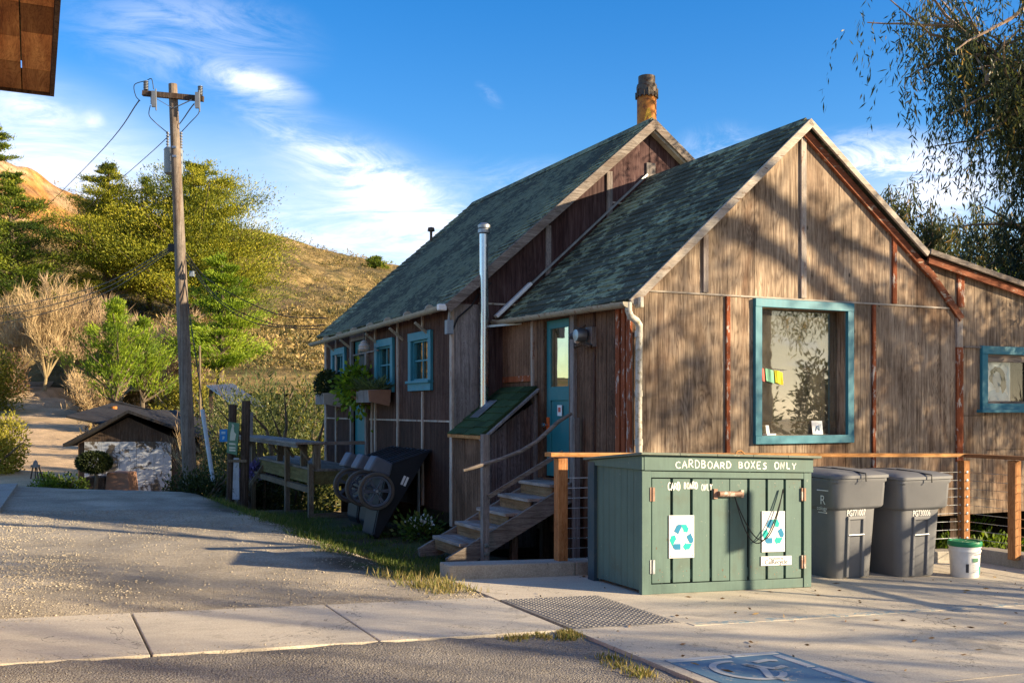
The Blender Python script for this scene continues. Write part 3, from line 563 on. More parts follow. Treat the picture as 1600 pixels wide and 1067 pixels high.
# gutter + downpipe
mb = MB(); gp = [(-.155, -.12, 2.775), (-.155, 1.0, 2.79), (-.155, 2.2, 2.81), (-.15, 3.5, 2.83)]
def gutter(mb, p0, p1, r):
    p0, p1 = np.array(p0), np.array(p1); n = 12
    for rr in (r, r * .86):
        vs = [p + np.array([rr * math.cos(q), 0, rr * math.sin(q)]) for p in (p0, p1) for q in np.linspace(math.pi, 2 * math.pi, n)]
        mb.add(vs, [(i, i + 1, n + i + 1, n + i) for i in range(n - 1)])
    for p in (p0, p1): mb.add([p + np.array([r * math.cos(q), 0, r * math.sin(q)]) for q in np.linspace(math.pi, 2 * math.pi, n)], [tuple(range(n))])
gutter(mb, (-.16, -.16, 2.80), (-.15, 3.5, 2.87), .062)
for b in np.arange(.1, 3.5, .55): mb.box(-.225, -.08, b, b + .02, 2.80 + .02 * b, 2.812 + .02 * b)
mb.build('gutter', M['gutter'], cot, smooth=True)
mb = MB(); mb.box(-.02, .03, -.20, -.08, 2.74, 2.86); mb.build('gutter_end', M['pipe'], cot, bevel=.01)
mb = MB(); mb.tube([(-.13, -.13, 2.80), (-.13, -.13, 2.70), (-.10, -.13, 2.64), (-.02, -.12, 2.60), (.03, -.10, 2.55), (.045, -.075, 2.47), (.045, -.07, 2.3), (.04, -.07, 1.5), (.045, -.07, 1.1), (.045, -.07, .35)], [.04] * 10, 12)
for z in (2.42, 1.75, 1.2): mb.tube([(.043, -.07, z), (.043, -.07, z + .07)], .046, 12)
mb.build('downpipe', M['pipe'], cot, smooth=True)
# windows in building axes
def frame_b(mb, x0, x1, z0, z1, w_, b0, b1, sill=0):   # ring of four boards in a wall facing -b
    mb.box(x0, x1, b0, b1, z1 - w_, z1, .55); mb.box(x0, x1, b0 - .0, b1, z0, z0 + w_, .5); mb.box(x0, x0 + w_ - .001, b0 + .004, b1, z0 + w_, z1 - w_, .45); mb.box(x1 - w_ + .001, x1, b0 + .004, b1, z0 + w_, z1 - w_, .6)
win = MB(); frame_b(win, 1.70, 3.25, 1.185, 2.94, .10, -.055, .0)
wo = win.build('window', M['blue'], cot, bevel=.004, label='large picture window with teal frame')
mb = MB(); mb.box(1.80, 3.155, -.02, .16, 1.262, 1.285); mb.box(3.135, 3.155, .0, .16, 1.285, 2.84); mb.box(1.80, 1.815, .0, .16, 1.285, 2.84); mb.box(1.80, 3.155, .0, .16, 2.84, 2.86); mb.build('frame', M['gable'], wo)
mb = MB(); mb.box(1.815, 3.135, .13, .137, 1.285, 2.84); mb.build('pane', M['glassbig'], wo)
mb = MB(); frame_b(mb, 5.54, 7.5, 1.575, 2.47, .11, -.05, 0); mb.box(5.48, 7.56, -.10, 0, 1.56, 1.60); wo2 = mb.build('window', M['blue'], cot, bevel=.004, label='wide low window with teal frame in the lean-to')
mb = MB(); mb.box(5.66, 7.4, .0, .05, 2.26, 2.40); mb.box(5.66, 7.4, .0, .05, 1.62, 1.72); mb.box(6.5, 6.55, .0, .05, 1.72, 2.26); mb.build('frame', M['greyx'], wo2)
mb = MB(); mb.box(5.66, 7.4, .045, .05, 1.72, 2.26); mb.build('pane', M['glassclear'], wo2)
# door in side wall
dr = MB(); dr.box(.03, .07, DB0 + .03, DB1 - .03, DZ0 + .02, DZ1 - .03)
dx = .03
d = MB(); r_ = lambda b0, b1, z0, z1, t_=.5: d.box(.018, .06, b0, b1, z0, z1, t_)
gb0, gb1, gz0, gz1 = DB0 + .12, DB1 - .12, 1.90, 2.66
r_(DB0 + .01, gb0, DZ0 + .02, DZ1 - .02); r_(gb1, DB1 - .01, DZ0 + .02, DZ1 - .02); r_(gb0, gb1, gz1, DZ1 - .02); r_(gb0, gb1, 1.72, gz0); r_(gb0, gb1, DZ0 + .02, DZ0 + .25); d.box(.035, .055, gb0, gb1, DZ0 + .25, 1.72, .35)
do = d.build('door', M['teal'], cot, bevel=.004, label='teal half-glazed door')
mb = MB(); mb.box(.035, .042, gb0, gb1, gz0, gz1); mb.build('pane', M['glassdoor'], do)
mb = MB(); mb.box(.004, .018, DB1 - .10, DB1 - .03, 1.30, 1.50); mb.build('lock_plate', plain('orange_plate', (.7, .14, .03), .5), do)
mb = MB(); mb.tube([(-.05, DB1 - .06, 1.40), (.01, DB1 - .06, 1.40)], .012, 8); mb.lathe([(0.0, -.03), (.026, -.025), (.03, 0), (.02, .02), (0, .024)], (-.05, DB1 - .06, 1.40), 12, axis=0); mb.build('handle', M['steel'], do, smooth=True)
mb = MB(); mb.box(.01, .017, DB0 + .28, DB0 + .40, 1.52, 1.66); mb.build('notice', M['paper'], do)
mb = MB(); mb.box(.005, .01, DB0 + .31, DB0 + .37, 1.57, 1.63); mb.build('notice_print', M['flagr'], do)
mb = MB(); mb.box(-.03, .06, DB0 - .05, DB0 + .01, DZ0, DZ1 + .04); mb.box(-.03, .06, DB1 - .01, DB1 + .08, DZ0, DZ1 + .04); mb.box(-.03, .06, DB0 + .01, DB1 - .01, DZ1 - .02, DZ1 + .04); mb.box(-.03, .06, DB0 - .05, DB1 + .05, DZ0 - .05, DZ0 + .0); mb.build('door_frame', M['side'], cot, bevel=.004)
# room behind the picture window
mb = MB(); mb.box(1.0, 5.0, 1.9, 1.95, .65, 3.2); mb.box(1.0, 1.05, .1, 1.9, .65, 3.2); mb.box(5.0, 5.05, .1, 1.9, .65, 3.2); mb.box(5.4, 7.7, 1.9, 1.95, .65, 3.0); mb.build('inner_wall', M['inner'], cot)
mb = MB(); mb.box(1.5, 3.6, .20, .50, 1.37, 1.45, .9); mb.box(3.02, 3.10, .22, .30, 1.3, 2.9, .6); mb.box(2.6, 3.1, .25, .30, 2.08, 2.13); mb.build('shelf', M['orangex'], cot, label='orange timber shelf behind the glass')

# things seen through the glass
fs = thing('prayer_flags', 'string of red, green and yellow cloth flags inside picture window', 'flags', (1.98, .1, 2.1))
for k, (m_, x) in enumerate((('flagr', 1.83), ('flagg', 1.98), ('flagy', 2.12))):
    z = 2.13 - .02 * k; mb = MB(); q = [(x + .125 * i / 4, .105 + .012 * math.sin(i * 1.7 + k), z - .008 * i) for i in range(5)]; q2 = [(a + .008, b + .01 * math.cos(a * 40), z_ - .155) for a, b, z_ in q]
    mb.add(q + q2, [(i, i + 1, i + 6, i + 5) for i in range(4)]); mb.build('flag', M[m_], fs)
mb = MB(); mb.tube([(1.82, .105, 2.14), (1.98, .105, 2.115), (2.12, .105, 2.10), (2.30, .105, 2.09)], .003, 5); mb.build('string', M['ink'], fs)
cdt = thing('greeting_card', 'white card with blue print standing at bottom right of picture window', 'card', (2.78, .12, 1.285)); mb = MB(); mb.slab((2.70, .09, 1.29), (.17, 0, 0), (0, .02, .17), (0, .004, 0)); mb.build('card', M['paper'], cdt)
mb = MB(); ribbon_pts = [(2.75, 1.33), (2.78, 1.40), (2.81, 1.34), (2.83, 1.42)]
for i in range(3): mb.beam((ribbon_pts[i][0], .088, ribbon_pts[i][1]), (ribbon_pts[i + 1][0], .092, ribbon_pts[i + 1][1]), .002, .012, (0, 1, 0))
mb.build('print', M['paleb'], cdt)
mb = MB(); mb.slab((1.98, .08, 1.287), (.16, .03, 0), (-.02, .05, 0), (0, 0, .02)); mb.slab((1.98, .09, 1.30), (.05, 0, 0), (-.01, .01, .11), (0, .005, 0)); mb.build('crumpled_paper', M['paper'], off=(2, .1, 1.287), label='crumpled white paper on the sill of the picture window', cat='paper')
pt = thing('portrait_poster', 'blue portrait poster of a curly-haired person behind the lean-to window', 'poster', (5.9, .08, 1.75))
mb = MB(); mb.box(5.67, 6.22, .07, .074, 1.72, 2.26); mb.build('sheet', M['paper'], pt)
def disc(mb, cx, cz, rx, rz, b, n=20, jag=0, tone=.5): mb.add([(cx + rx * (1 + jag * rnd.uniform(-1, 1)) * math.cos(q), b, cz + rz * (1 + jag * rnd.uniform(-1, 1)) * math.sin(q)) for q in np.linspace(0, 2 * math.pi, n, endpoint=False)], [tuple(range(n))], tone)
mb = MB(); disc(mb, 5.95, 1.75, .24, .13, .067); disc(mb, 5.74, 2.05, .035, .12, .067, jag=.3); disc(mb, 6.17, 2.0, .03, .2, .067, jag=.3); mb.build('print_clothes', M['paleb'], pt)
mb = MB(); disc(mb, 5.96, 2.06, .15, .14, .0655, 26, .12); disc(mb, 6.08, 1.95, .05, .12, .0655, 16, .2); mb.build('print_hair', M['hair'], pt); mb = MB(); disc(mb, 5.95, 2.01, .085, .12, .064); mb.box(5.93, 6.0, .0635, .064, 1.84, 1.93); mb.build('print_face', M['facegrey'], pt)

# wall lamp cluster beside the door
lt = thing('wall_ornament', 'weathered metal lamp and driftwood ornament beside the teal door', 'ornament', (-.1, .97, 2.5))
mb = MB(); mb.box(-.06, 0, .82, .98, 2.36, 2.60); mb.build('back_board', M['grey'], lt)
mb = MB(); mb.lathe([(.0, -.0), (.07, .01), (.085, .10), (.08, .13)], (-.24, .92, 2.50), 14, axis=0, tone=.4); mb.build('lamp_hood', M['dsteel'], lt, smooth=True)
mb = MB(); mb.tube([(-.05, .9, 2.53), (-.12, 1.0, 2.55), (-.18, 1.1, 2.50), (-.14, 1.22, 2.49)], [.03, .045, .04, .02], 8); mb.build('lamp_body', M['ink'], lt, smooth=True)
mb = MB(); mb.lathe([(0, -.03), (.035, -.02), (.05, .03), (.03, .055), (0, .06)], (-.18, .98, 2.44), 12, axis=0); mb.build('bulb', M['shell'], lt, smooth=True)
mb = MB(); mb.tube([(-.08, .80, 2.36), (-.14, .92, 2.40), (-.16, 1.05, 2.37), (-.10, 1.18, 2.42)], [.02, .03, .028, .01], 7); mb.tube([(-.1, .9, 2.62), (-.15, .98, 2.58), (-.17, 1.06, 2.60)], [.012, .02, .01], 6); mb.build('driftwood', M['shedw'], lt, smooth=True)
# ------------------------------------------------------------------ far cottage
far = thing('wooden_cottage', 'taller dark brown cottage behind, with small teal windows and a rusty chimney', 'building', (1.5, 7, 0))
A0 = -.767; FG = [(A0, .05), (A0, 3.20), (2.5, 5.98), (5.9, 3.45), (5.9, .05)]
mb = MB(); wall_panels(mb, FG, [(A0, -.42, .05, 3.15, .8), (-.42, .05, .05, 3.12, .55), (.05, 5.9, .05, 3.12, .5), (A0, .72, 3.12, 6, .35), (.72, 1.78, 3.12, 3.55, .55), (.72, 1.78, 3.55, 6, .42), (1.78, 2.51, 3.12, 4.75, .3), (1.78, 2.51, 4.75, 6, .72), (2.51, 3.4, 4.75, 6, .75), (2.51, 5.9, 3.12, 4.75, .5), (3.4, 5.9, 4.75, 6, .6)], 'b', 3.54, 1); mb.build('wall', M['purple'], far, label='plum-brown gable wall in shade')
bx = lambda px, py=560: P(px, py, 'a', A0)[1]
w1 = (4.34, 5.35); w2 = (6.12, 7.10); w3 = (8.97, 9.95); FD = (7.66, 8.50)
mb = MB(); O = [(3.54, .12), (3.54, 3.2), (10.5, 3.2), (10.5, .12)]
R = []
def col(b0, b1, holes=()):
    zc_ = [(.12, 1.43), (1.43, 3.2)]
    if not holes: R.extend([(b0, b1, .12, 1.43, rnd.uniform(.05, .4)), (b0, b1, 1.43, 3.2, rnd.uniform(.35, .8))]); return
    h0, h1 = holes; R.extend([(b0, b1, .12, 1.43, rnd.uniform(.05, .4)), (b0, b1, 1.43, h0, .5), (b0, b1, h1, 3.2, .55)])
col(3.54, 3.66); col(3.66, 4.45); col(4.45, 5.24, (2.0, 2.68)); col(5.24, 5.86); col(5.86, 6.23); col(6.23, 6.99, (2.0, 2.68)); col(6.99, 7.6); R.append((7.6, 8.56, 2.85, 3.2, .3)); col(8.56, 9.08); col(9.08, 9.84, (2.0, 2.68)); col(9.84, 10.5)
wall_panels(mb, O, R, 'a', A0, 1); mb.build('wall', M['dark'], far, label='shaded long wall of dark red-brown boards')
mb = MB(); mb.box(A0 + .05, 5.9, 10.44, 10.5, .1, 3.2); mb.prism([(A0, 3.2), (2.5, 5.98), (5.9, 3.45)], 'b', 10.44, 10.49); mb.box(5.84, 5.9, 3.6, 10.4, .1, 3.5); mb.box(A0 + .1, 5.8, 3.65, 10.4, .2, .28); mb.box(A0 + .3, 5.85, 10.38, 10.43, -3, .1); mb.box(5.78, 5.83, 3.6, 10.37, -3, .1); mb.box(1.2, 1.25, 3.7, 10.37, -3, .19); mb.box(.9, .95, 3.7, 10.4, .3, 3.1); mb.build('wall', M['shedw'], far)  # pieces reaching below the floor are added to keep daylight out underneath
slope(far, -.93, 3.07, 2.5, 6.07, 3.40, 10.62, M['shB'], .14, .26); slope(far, 6.1, 3.42, 2.505, 6.07, 3.40, 10.62, M['shB'], .16, .3)
mb = MB(); mb.prism([(2.38, 5.98), (2.5, 6.085), (2.62, 5.99), (2.5, 6.11)], 'b', 3.44, 10.6); mb.build('ridge_cap', M['shB'], far)
rake(far, -.96, 3.06, 2.49, 6.065, 3.36, .13, M['greyx']); rake(far, 2.50, 6.065, 6.1, 3.4, 3.36, .13, M['greyx']); rake(far, 2.5, 5.94, 6.0, 3.35, 3.40, .06, M['palex'], .12)
batt(far, .69, .78, 3.14, 4.32, 'grey', .03, 'b', 3.54); batt(far, 1.73, 1.83, 3.14, 5.22, 'grey', .03, 'b', 3.54); batt(far, 2.44, 2.60, 4.80, 5.42, 'grey', .03, 'b', 3.54, 'short grey vertical board'); batt(far, -.76, -.38, .1, 3.1, 'grey', .02, 'b', 3.54, 'broad blue-grey corner board')
mb = MB(); mb.box(-.38, 2.4, 3.52, 3.542, 3.11, 3.135); mb.box(1.83, 3.3, 3.52, 3.542, 4.74, 4.765); mb.build('trim', M['palex'], far)
for px in (526.1, 587.5, 622.8): b = bx(px); batt(far, b - .03, b + .03, .15, 3.1, 'pale', .03, 'a', A0)
b = bx(661.7); batt(far, b - .03, b + .03, .15, 1.88, 'pale', .03, 'a', A0); batt(far, b - .03, b + .03, 2.80, 3.1, 'pale', .03, 'a', A0)
batt(far, 3.50, 3.60, -.05, 3.06, 'pale', .035, 'a', A0 - .002, 'pale wavy corner board'); batt(far, 10.38, 10.5, .5, 3.0, 'pale', .03, 'a', A0)
batt(far, 8.50, 8.60, .6, 3.0, 'grey', .05, 'a', A0); batt(far, 7.56, 7.66, .6, 3.0, 'grey', .05, 'a', A0); batt(far, 7.66, 8.50, 2.86, 2.98, 'grey', .05, 'a', A0)
batt(far, 7.30, 7.36, .6, 1.9, 'pale', .03, 'a', A0)
for b0, b1 in ((3.66, 5.0), (5.05, 7.5), (8.62, 10.4)): mb = MB(); mb.box(A0 - .012, A0, b0, b1, 1.42, 1.445); mb.build('trim', M['pale'], far)
def win_a(b0, b1, z0, z1, lab):
    mb = MB(); w_ = .125; o = A0; 
    mb.box(o - .05, o, b0, b1, z1 - w_, z1, .55); mb.box(o - .05, o, b0, b1, z0, z0 + w_, .5); mb.box(o - .046, o, b0, b0 + w_, z0 + w_, z1 - w_); mb.box(o - .046, o, b1 - w_, b1, z0 + w_, z1 - w_); mb.box(o - .09, o, b0 - .01, b1 + .01, z0 + w_ - .01, z0 + w_ + .03)
    wi = mb.build('window', M['blue'], far, bevel=.004, label=lab)
    mb = MB(); c0, c1, e0, e1 = b0 + w_, b1 - w_, z0 + w_ + .03, z1 - w_
    mb.box(o, o + .07, c0, c0 + .035, e0, e1); mb.box(o, o + .07, c1 - .035, c1, e0, e1); mb.box(o, o + .07, c0 + .035, c1 - .035, e1 - .03, e1); mb.box(o, o + .07, c0 + .035, c1 - .035, e0, e0 + .03)
    mb.box(o + .02, o + .04, (c0 + c1) / 2 - .012, (c0 + c1) / 2 + .012, e0 + .03, e1 - .03); mb.box(o + .02, o + .04, c0 + .035, c1 - .035, (e0 + e1) / 2 - .012, (e0 + e1) / 2 + .012); mb.build('sash', M['blue'], wi)
    mb = MB(); mb.box(o + .045, o + .05, c0, c1, e0, e1); mb.build('pane', M['glass'], wi)
    mb = MB(); n = 14; pts = [(o + .10 + .02 * math.sin(i * 2.1), c0 + (c1 - c0) * .45 * i / n) for i in range(n + 1)]
    mb.add([(x, y, e0) for x, y in pts] + [(x, y, e1) for x, y in pts], [(i, i + 1, n + 2 + i, n + 1 + i) for i in range(n)]); mb.build('curtain', M['curtain'], wi)
win_a(*w1, 1.89, 2.79, 'small teal window nearest the metal flue'); win_a(*w2, 1.89, 2.79, 'middle small teal window'); win_a(*w3, 1.89, 2.79, 'farthest small teal window')
mb = MB(); mb.box(A0 + .03, A0 + .07, 7.66, 8.5, .62, 2.86); fd = mb.build('door', M['teal'], far, label='narrow teal door opening onto the deck')
mb = MB(); mb.box(A0 + .02, A0 + .032, 7.82, 8.34, 1.9, 2.7); mb.build('pane', M['glass'], fd); mb = MB(); mb.tube([(A0 - .02, 7.74, 1.62), (A0 + .03, 7.74, 1.62)], .02, 8); mb.build('handle', M['dsteel'], fd)
mb = MB(); gutter(mb, (-.985, 3.46, 3.045), (-1.0, 10.75, 2.95), .065)
for b in np.arange(3.9, 10.5, .95): mb.tube([(-.985, b, 3.045 - .013 * (b - 3.5)), (-.985, b + .03, 3.045 - .013 * (b - 3.5))], .074, 10)
for b in (4.5, 5.7, 7.0, 8.6, 9.7): mb.beam((-.77, b, 2.72), (-1.0, b, 2.90), .035, .035)
mb.build('gutter', M['gutter'], far, smooth=True)
mb = MB(); mb.box(-1.06, -.93, 3.36, 3.44, 2.98, 3.07); mb.build('gutter_end', M['white'], far, bevel=.015)
mb = MB(); mb.box(-.90, -.80, 3.44, 3.54, 2.66, 2.86); mb.tube([(-.85, 3.5, 2.86), (-.85, 3.47, 3.0), (-.7, 3.45, 3.15)], .02, 8); mb.build('junction_box', M['trafo'], far, bevel=.008)
mb = MB(); mb.tube([(-.80, 3.50, 2.7), (-.72, 3.48, 2.9), (-.5, 3.50, 3.08), (-.42, 3.5, 3.22), (-.2, 3.49, 3.42)], .012, 6); mb.build('cable', M['wire'], far)
# rusty chimney
ca, cb_ = 2.72, 3.95; mb = MB(); mb.lathe([(.155, 5.6), (.155, 6.62), (.15, 6.64)], (ca, cb_, 0), 22); ch = mb.build('chimney', M['rusty'], far, smooth=True, label='rust-orange metal chimney stack')
mb = MB(); mb.lathe([(.185, 6.58), (.17, 6.60), (.162, 6.66), (.165, 6.74), (.155, 6.78)], (ca, cb_, 0), 22)
for k in range(16): q = k * math.pi / 8; mb.box(ca + .17 * math.cos(q) - .012, ca + .17 * math.cos(q) + .012, cb_ + .17 * math.sin(q) - .012, cb_ + .17 * math.sin(q) + .012, 6.56, 6.60 + .05 * (k % 3))
mb.build('collar', M['capm'], ch, smooth=True)
mb = MB(); mb.lathe([(.135, 6.62), (.135, 6.91), (.125, 6.915), (.125, 6.7)], (ca, cb_, 0), 22); mb.build('cap', M['capm'], ch, smooth=True)
mb = MB(); pts = [(-.9, 5.9), (-.95, 6.25), (-.55, 6.44), (-.3, 6.30), (-.15, 6.2), (-.25, 5.9)]; R2 = .158
prof = [(q, z) for q, z in [(-2.35, 5.95), (-2.35, 6.2), (-2.1, 6.36), (-1.85, 6.38), (-1.62, 6.26), (-1.58, 6.1), (-1.66, 5.95)]]
mb.add([(ca + R2 * math.cos(q), cb_ + R2 * math.sin(q), z) for q, z in prof] + [(ca + .15 * math.cos(q), cb_ + .15 * math.sin(q), z) for q, z in prof], [tuple(range(7))] + [(i, (i + 1) % 7, 7 + (i + 1) % 7, 7 + i) for i in range(7)]); mb.build('patch', M['yellowrust'], ch)
mb = MB(); q = P(671, 372, 'b', 10.4); mb.tube([(q[0], 10.3, 4.6), (q[0], 10.3, q[2] + .12)], .03, 8); mb.lathe([(.0, .0), (.07, -.02), (.08, -.09), (.05, -.1)], (q[0], 10.3, q[2] + .22), 10); mb.build('vent_pipe', M['capm'], far, smooth=True)
# flashing where the near roof meets the far gable
mb = MB(); mb.beam((-.14, 3.47, 2.93), (.42, 3.47, 3.44), .05, .10, (0, 1, 0)); mb.build('flashing', M['white'], cot, bevel=.01, label='short white flashing at the roof junction'); mb = MB(); mb.beam((.42, 3.50, 3.42), (2.44, 3.50, 5.23), .03, .035, (0, 1, 0)); mb.build('flashing', M['dsteel'], cot)

# ------------------------------------------------------------------ utility closet with steel flue
cl_ = thing('utility_closet', 'low lean-to closet with green felt roof in the corner between the cottages', 'shed', (-.4, 3, 0))
mb = MB(); sl = lambda a: 1.30 + (a + .80) * .80
for k in range(8):
    a0 = -.775 + k * .097; a1 = a0 + .094; gap = .10 + rnd.uniform(0, .03) + .10 * (k / 7)
    mb.prism([(a0, -.25), (a1, -.25), (a1, sl(a1) - gap), (a0, sl(a0) - gap)], 'b', 2.43, 2.46, rnd.uniform(.2, .8))
mb.build('wall', M['closet'], cl_, label='slanting-topped front of vertical boards')
mb = MB(); wall_panels(mb, [(2.46, -.25), (2.46, 1.27), (3.49, 1.27), (3.49, -.25)], [(2.46, 3.05, -.3, 1.3, .75), (3.05, 3.49, -.3, 1.3, .45)], 'a', -.79, 1, .02); mb.build('wall', M['side'], cl_)
mb = MB(); mb.box(-.80, -.70, 2.40, 2.44, -.3, 1.26); mb.box(-.05, .0, 2.40, 2.44, .3, 1.8); mb.build('corner_post', M['grey'], cl_)
mb = MB(); e_ = np.array([0, 1., 0]); d = np.array([.82, 0, .66]); ls = np.linalg.norm(d); d /= ls; nn = np.array([-d[2], 0, d[0]])
mb.slab(np.array([-.86, 2.36, 1.255]) - nn * .03, (0, 1.15, 0), d * ls, nn * .03, .3); shingles(mb, (-.86, 2.36, 1.258), (0, 1, 0), d, 5, 7, 1.15, ls, nn); mb.build('roof', M['shC'], cl_)
mb = MB(); mb.beam((-.86, 2.345, 1.20), (-.02, 2.345, 1.875), .03, .11, (0, 1, 0)); mb.build('rake_board', M['grey'], cl_, bevel=.004)
mb = MB(); mb.box(-.87, -.845, 2.36, 3.5, 1.215, 1.26); mb.build('fascia', M['orangex'], cl_)
mb = MB(); mb.slab(np.array([-.60, 3.02, 1.475]) + nn * .02, (0, .28, 0), d * .38, nn * .006); mb.build('flashing', M['dsteel'], cl_)
fl = (-.37, 3.36); mb = MB(); mb.tube([(fl[0], fl[1], 1.62), (fl[0], fl[1], 2.9), (fl[0] - .005, fl[1], 4.15)], .064, 18); mb.tube([(fl[0], fl[1], 2.93), (fl[0], fl[1], 2.98)], .068, 18); mb.tube([(fl[0], fl[1], 3.90), (fl[0], fl[1], 3.93)], .067, 18)
fo = mb.build('flue', M['steel'], cl_, smooth=True, label='tall shiny steel flue pipe')
mb = MB(); mb.lathe([(.064, 4.08), (.088, 4.10), (.088, 4.15), (.075, 4.16), (.088, 4.17), (.09, 4.21), (.05, 4.24), (0, 4.245)], (fl[0], fl[1], 0), 18); mb.build('cap', M['dsteel'], fo, smooth=True)
mb = MB(); mb.beam((fl[0] + .05, fl[1] - .02, 2.78), (.0, 2.9, 2.80), .02, .03); mb.build('bracket', M['dsteel'], fo)

# ------------------------------------------------------------------ stairs
st = thing('wooden_stairs', 'worn five-step timber stairs with branch handrail up to the teal door', 'stairs', (-.9, 1.7, -.2))
SB0, SB1 = 1.24, 2.2
for k in range(5):
    nose = -.37 - .30 * (4 - k); z = .0 + .165 * k + .02
    mb = MB(); mb.box(nose - .03, nose + (.30 if k < 4 else .36), SB0 + .03, SB1 - .03, z - .04, z, rnd.uniform(.5, .9)); mb.build('tread', wt if k else (wt := wood('scuffed_pale_treads', (.16, .12, .10), (.34, .28, .25), (.47, .42, .39), axis='y', grain=20, blot=(.2, .12, .07), blot_amt=.6)), st, bevel=.006)
    mb = MB(); mb.box(nose, nose + .02, SB0 + .04, SB1 - .04, z - .165, z - .041); mb.build('riser', M['riser'], st)
for b0, b1 in ((SB0 - .02, SB0 + .03), (SB1 - .03, SB1 + .02)):
    mb = MB(); mb.prism([(-1.76, -.24), (-1.50, -.24), (-.02, .50), (-.02, .70), (-.12, .70), (-1.78, -.14)], 'b', b0, b1); mb.build('stringer', M['greyx'], st, bevel=.004)
mb = MB(); mb.box(-1.355, -1.27, 1.13, 1.215, -.32, 1.31); mb.build('post', M['grey'], st, bevel=.006)
for z in (-.10, .0): mb = MB(); mb.lathe([(0, -.012), (.028, -.01), (.03, 0), (0, .001)], (-1.31, 1.13, z), 10, axis=1); mb.build('bolt', M['dsteel'], st, smooth=True)
mb = MB(); mb.box(-.13, -.05, 1.13, 1.20, -.3, 1.50); mb.build('post', M['grey'], st, bevel=.005)
pts = [P(x, y, 'b', 1.10) for x, y in ((724, 735), (738, 731), (757, 725), (785, 716), (815, 704), (838, 690), (856, 674), (872, 659), (893, 646))]; mb = MB(); mb.tube(pts, [.016, .02, .024, .022, .026, .024, .027, .025, .02], 8); mb.build('handrail', M['greyx'], st, smooth=True, label='crooked natural branch handrail')
mb = MB(); q0 = P(763, 776, 'b', 1.12); q1 = P(879, 706, 'b', 1.12); mb.beam(q0, q1, .03, .05); mb.build('handrail', M['greyx'], st)
for q in ((-.9, -.82, 1.3, 1.38, -.5, .12), (-.1, -.0, 1.3, 1.4, -.6, .5), (-.1, 0, 2.05, 2.15, -.6, .5)): mb = MB(); mb.box(*q); mb.build('support', M['shedw'], st)
# crawl space clutter/posts under cottages (foundation posts)
for a, b in ((.1, .15), (.1, 1.2), (.1, 2.3), (1.8, .2), (3.6, .2), (5.2, .2), (7.0, .2)): g = gab(a, b); mb = MB(); mb.box(a - .06, a + .06, b - .06, b + .06, g - .1, .54); mb.build('foundation_post', M['shedw'], cot)
for a, b in ((-.66, 3.75), (-.66, 5.2), (-.66, 7.0), (-.66, 9)): mb = MB(); mb.box(a - .06, a + .06, b - .06, b + .06, gab(a, b) - .1, .19); mb.build('foundation_post', M['shedw'], far)
mb = MB(); mb.box(A0 - .08, A0 - .045, bx(660) - .02, bx(660) + .02, gab(-.85, bx(660)) - .05, .9); mb.build('pipe', M['dsteel'], far)
mb = MB()
for k in range(9): z = .16 - k * .09; mb.box(.10, .13, -.0, 1.4, z - .085, z, rnd.random())
for k in range(16): a0 = .2 + k * .31; mb.box(a0, a0 + .3, .10, .13, -1.6 if a0 > 4.2 else -.7, .17, rnd.random()) if a0 < 4.6 else None
mb.build('crawlspace_screen', M['shedw'], cot)  # boards added below the walls to keep the crawl space dark

# ------------------------------------------------------------------ green cardboard bin
gb = thing('cardboard_bin', 'sage-green slatted timber recycling bin reading CARDBOARD BOXES ONLY', 'recycling bin', (-.45, -1.95, 0))
BA0, BA1, BB0, BB1 = -1.39, .475, -2.40, -1.50
zl = lambda a: -.036 * (a - BA0)                       # the bin leans with the paving
def skew(mb):
    mb.v = [(x, y, z + zl(x)) for x, y, z in mb.v]; return mb
mb = MB()
for k in range(8):
    b0 = BB0 + .05 + k * (.85 / 8); mb.box(BA0 + .012, BA0 + .035, b0 + .002, b0 + .85 / 8 - .002, .03, 1.09, rnd.uniform(.15, .5))
skew(mb).build('side_panel', M['green'], gb, bevel=.002, label='boarded left side'); mb = MB(); mb.box(BA1 - .035, BA1 - .01, BB0 + .05, BB1 - .05, .03, 1.09); skew(mb).build('side_panel', M['green'], gb)
mb = MB(); mb.box(BA0 + .02, BA1 - .02, BB1 - .03, BB1, .03, 1.11); skew(mb).build('back_panel', M['green'], gb); mb = MB(); mb.box(BA0 - .02, BA0 + .03, BB1 - .1, BB1 + .02, .0, 1.11); skew(mb).build('corner_board', M['navy'], gb)
mb = MB(); mb.box(BA0 - .004, BA0 + .09, BB0 - .006, BB0 + .045, .0, 1.075); skew(mb).build('corner_board', M['green'], gb, bevel=.003); mb = MB(); mb.box(BA1 - .085, BA1 + .004, BB0 - .006, BB0 + .045, .0, 1.075); skew(mb).build('corner_board', M['green'], gb, bevel=.003)
mb = MB(); mb.prism([(BB0 - .02, 1.08), (BB0 - .02, 1.205), (BB1, 1.125), (BB1, 1.08)], 'a', BA0 - .015, BA0 + .008); mb.box(BA0 + .008, BA1 + .01, BB0 - .025, BB0 + .005, 1.078, 1.205); skew(mb).build('fascia', M['green'], gb, bevel=.003)
mb = MB(); mb.box(BA0 + .09, BA1 - .085, BB0 - .003, BB0 + .02, 1.015, 1.072); skew(mb).build('rail', M['green'], gb, bevel=.003); mb = MB(); mb.box(BA0 + .09, BA1 - .085, BB0 + .002, BB0 + .02, .0, .085); skew(mb).build('rail', M['green'], gb, bevel=.003)
mb = MB(); mb.box(BA0 + .05, BA1 - .05, BB0 + .07, BB0 + .08, .05, 1.05); skew(mb).build('slat_backing', M['ink'], gb)  # dark sheet set behind the door slats
mb = MB(); n = 5
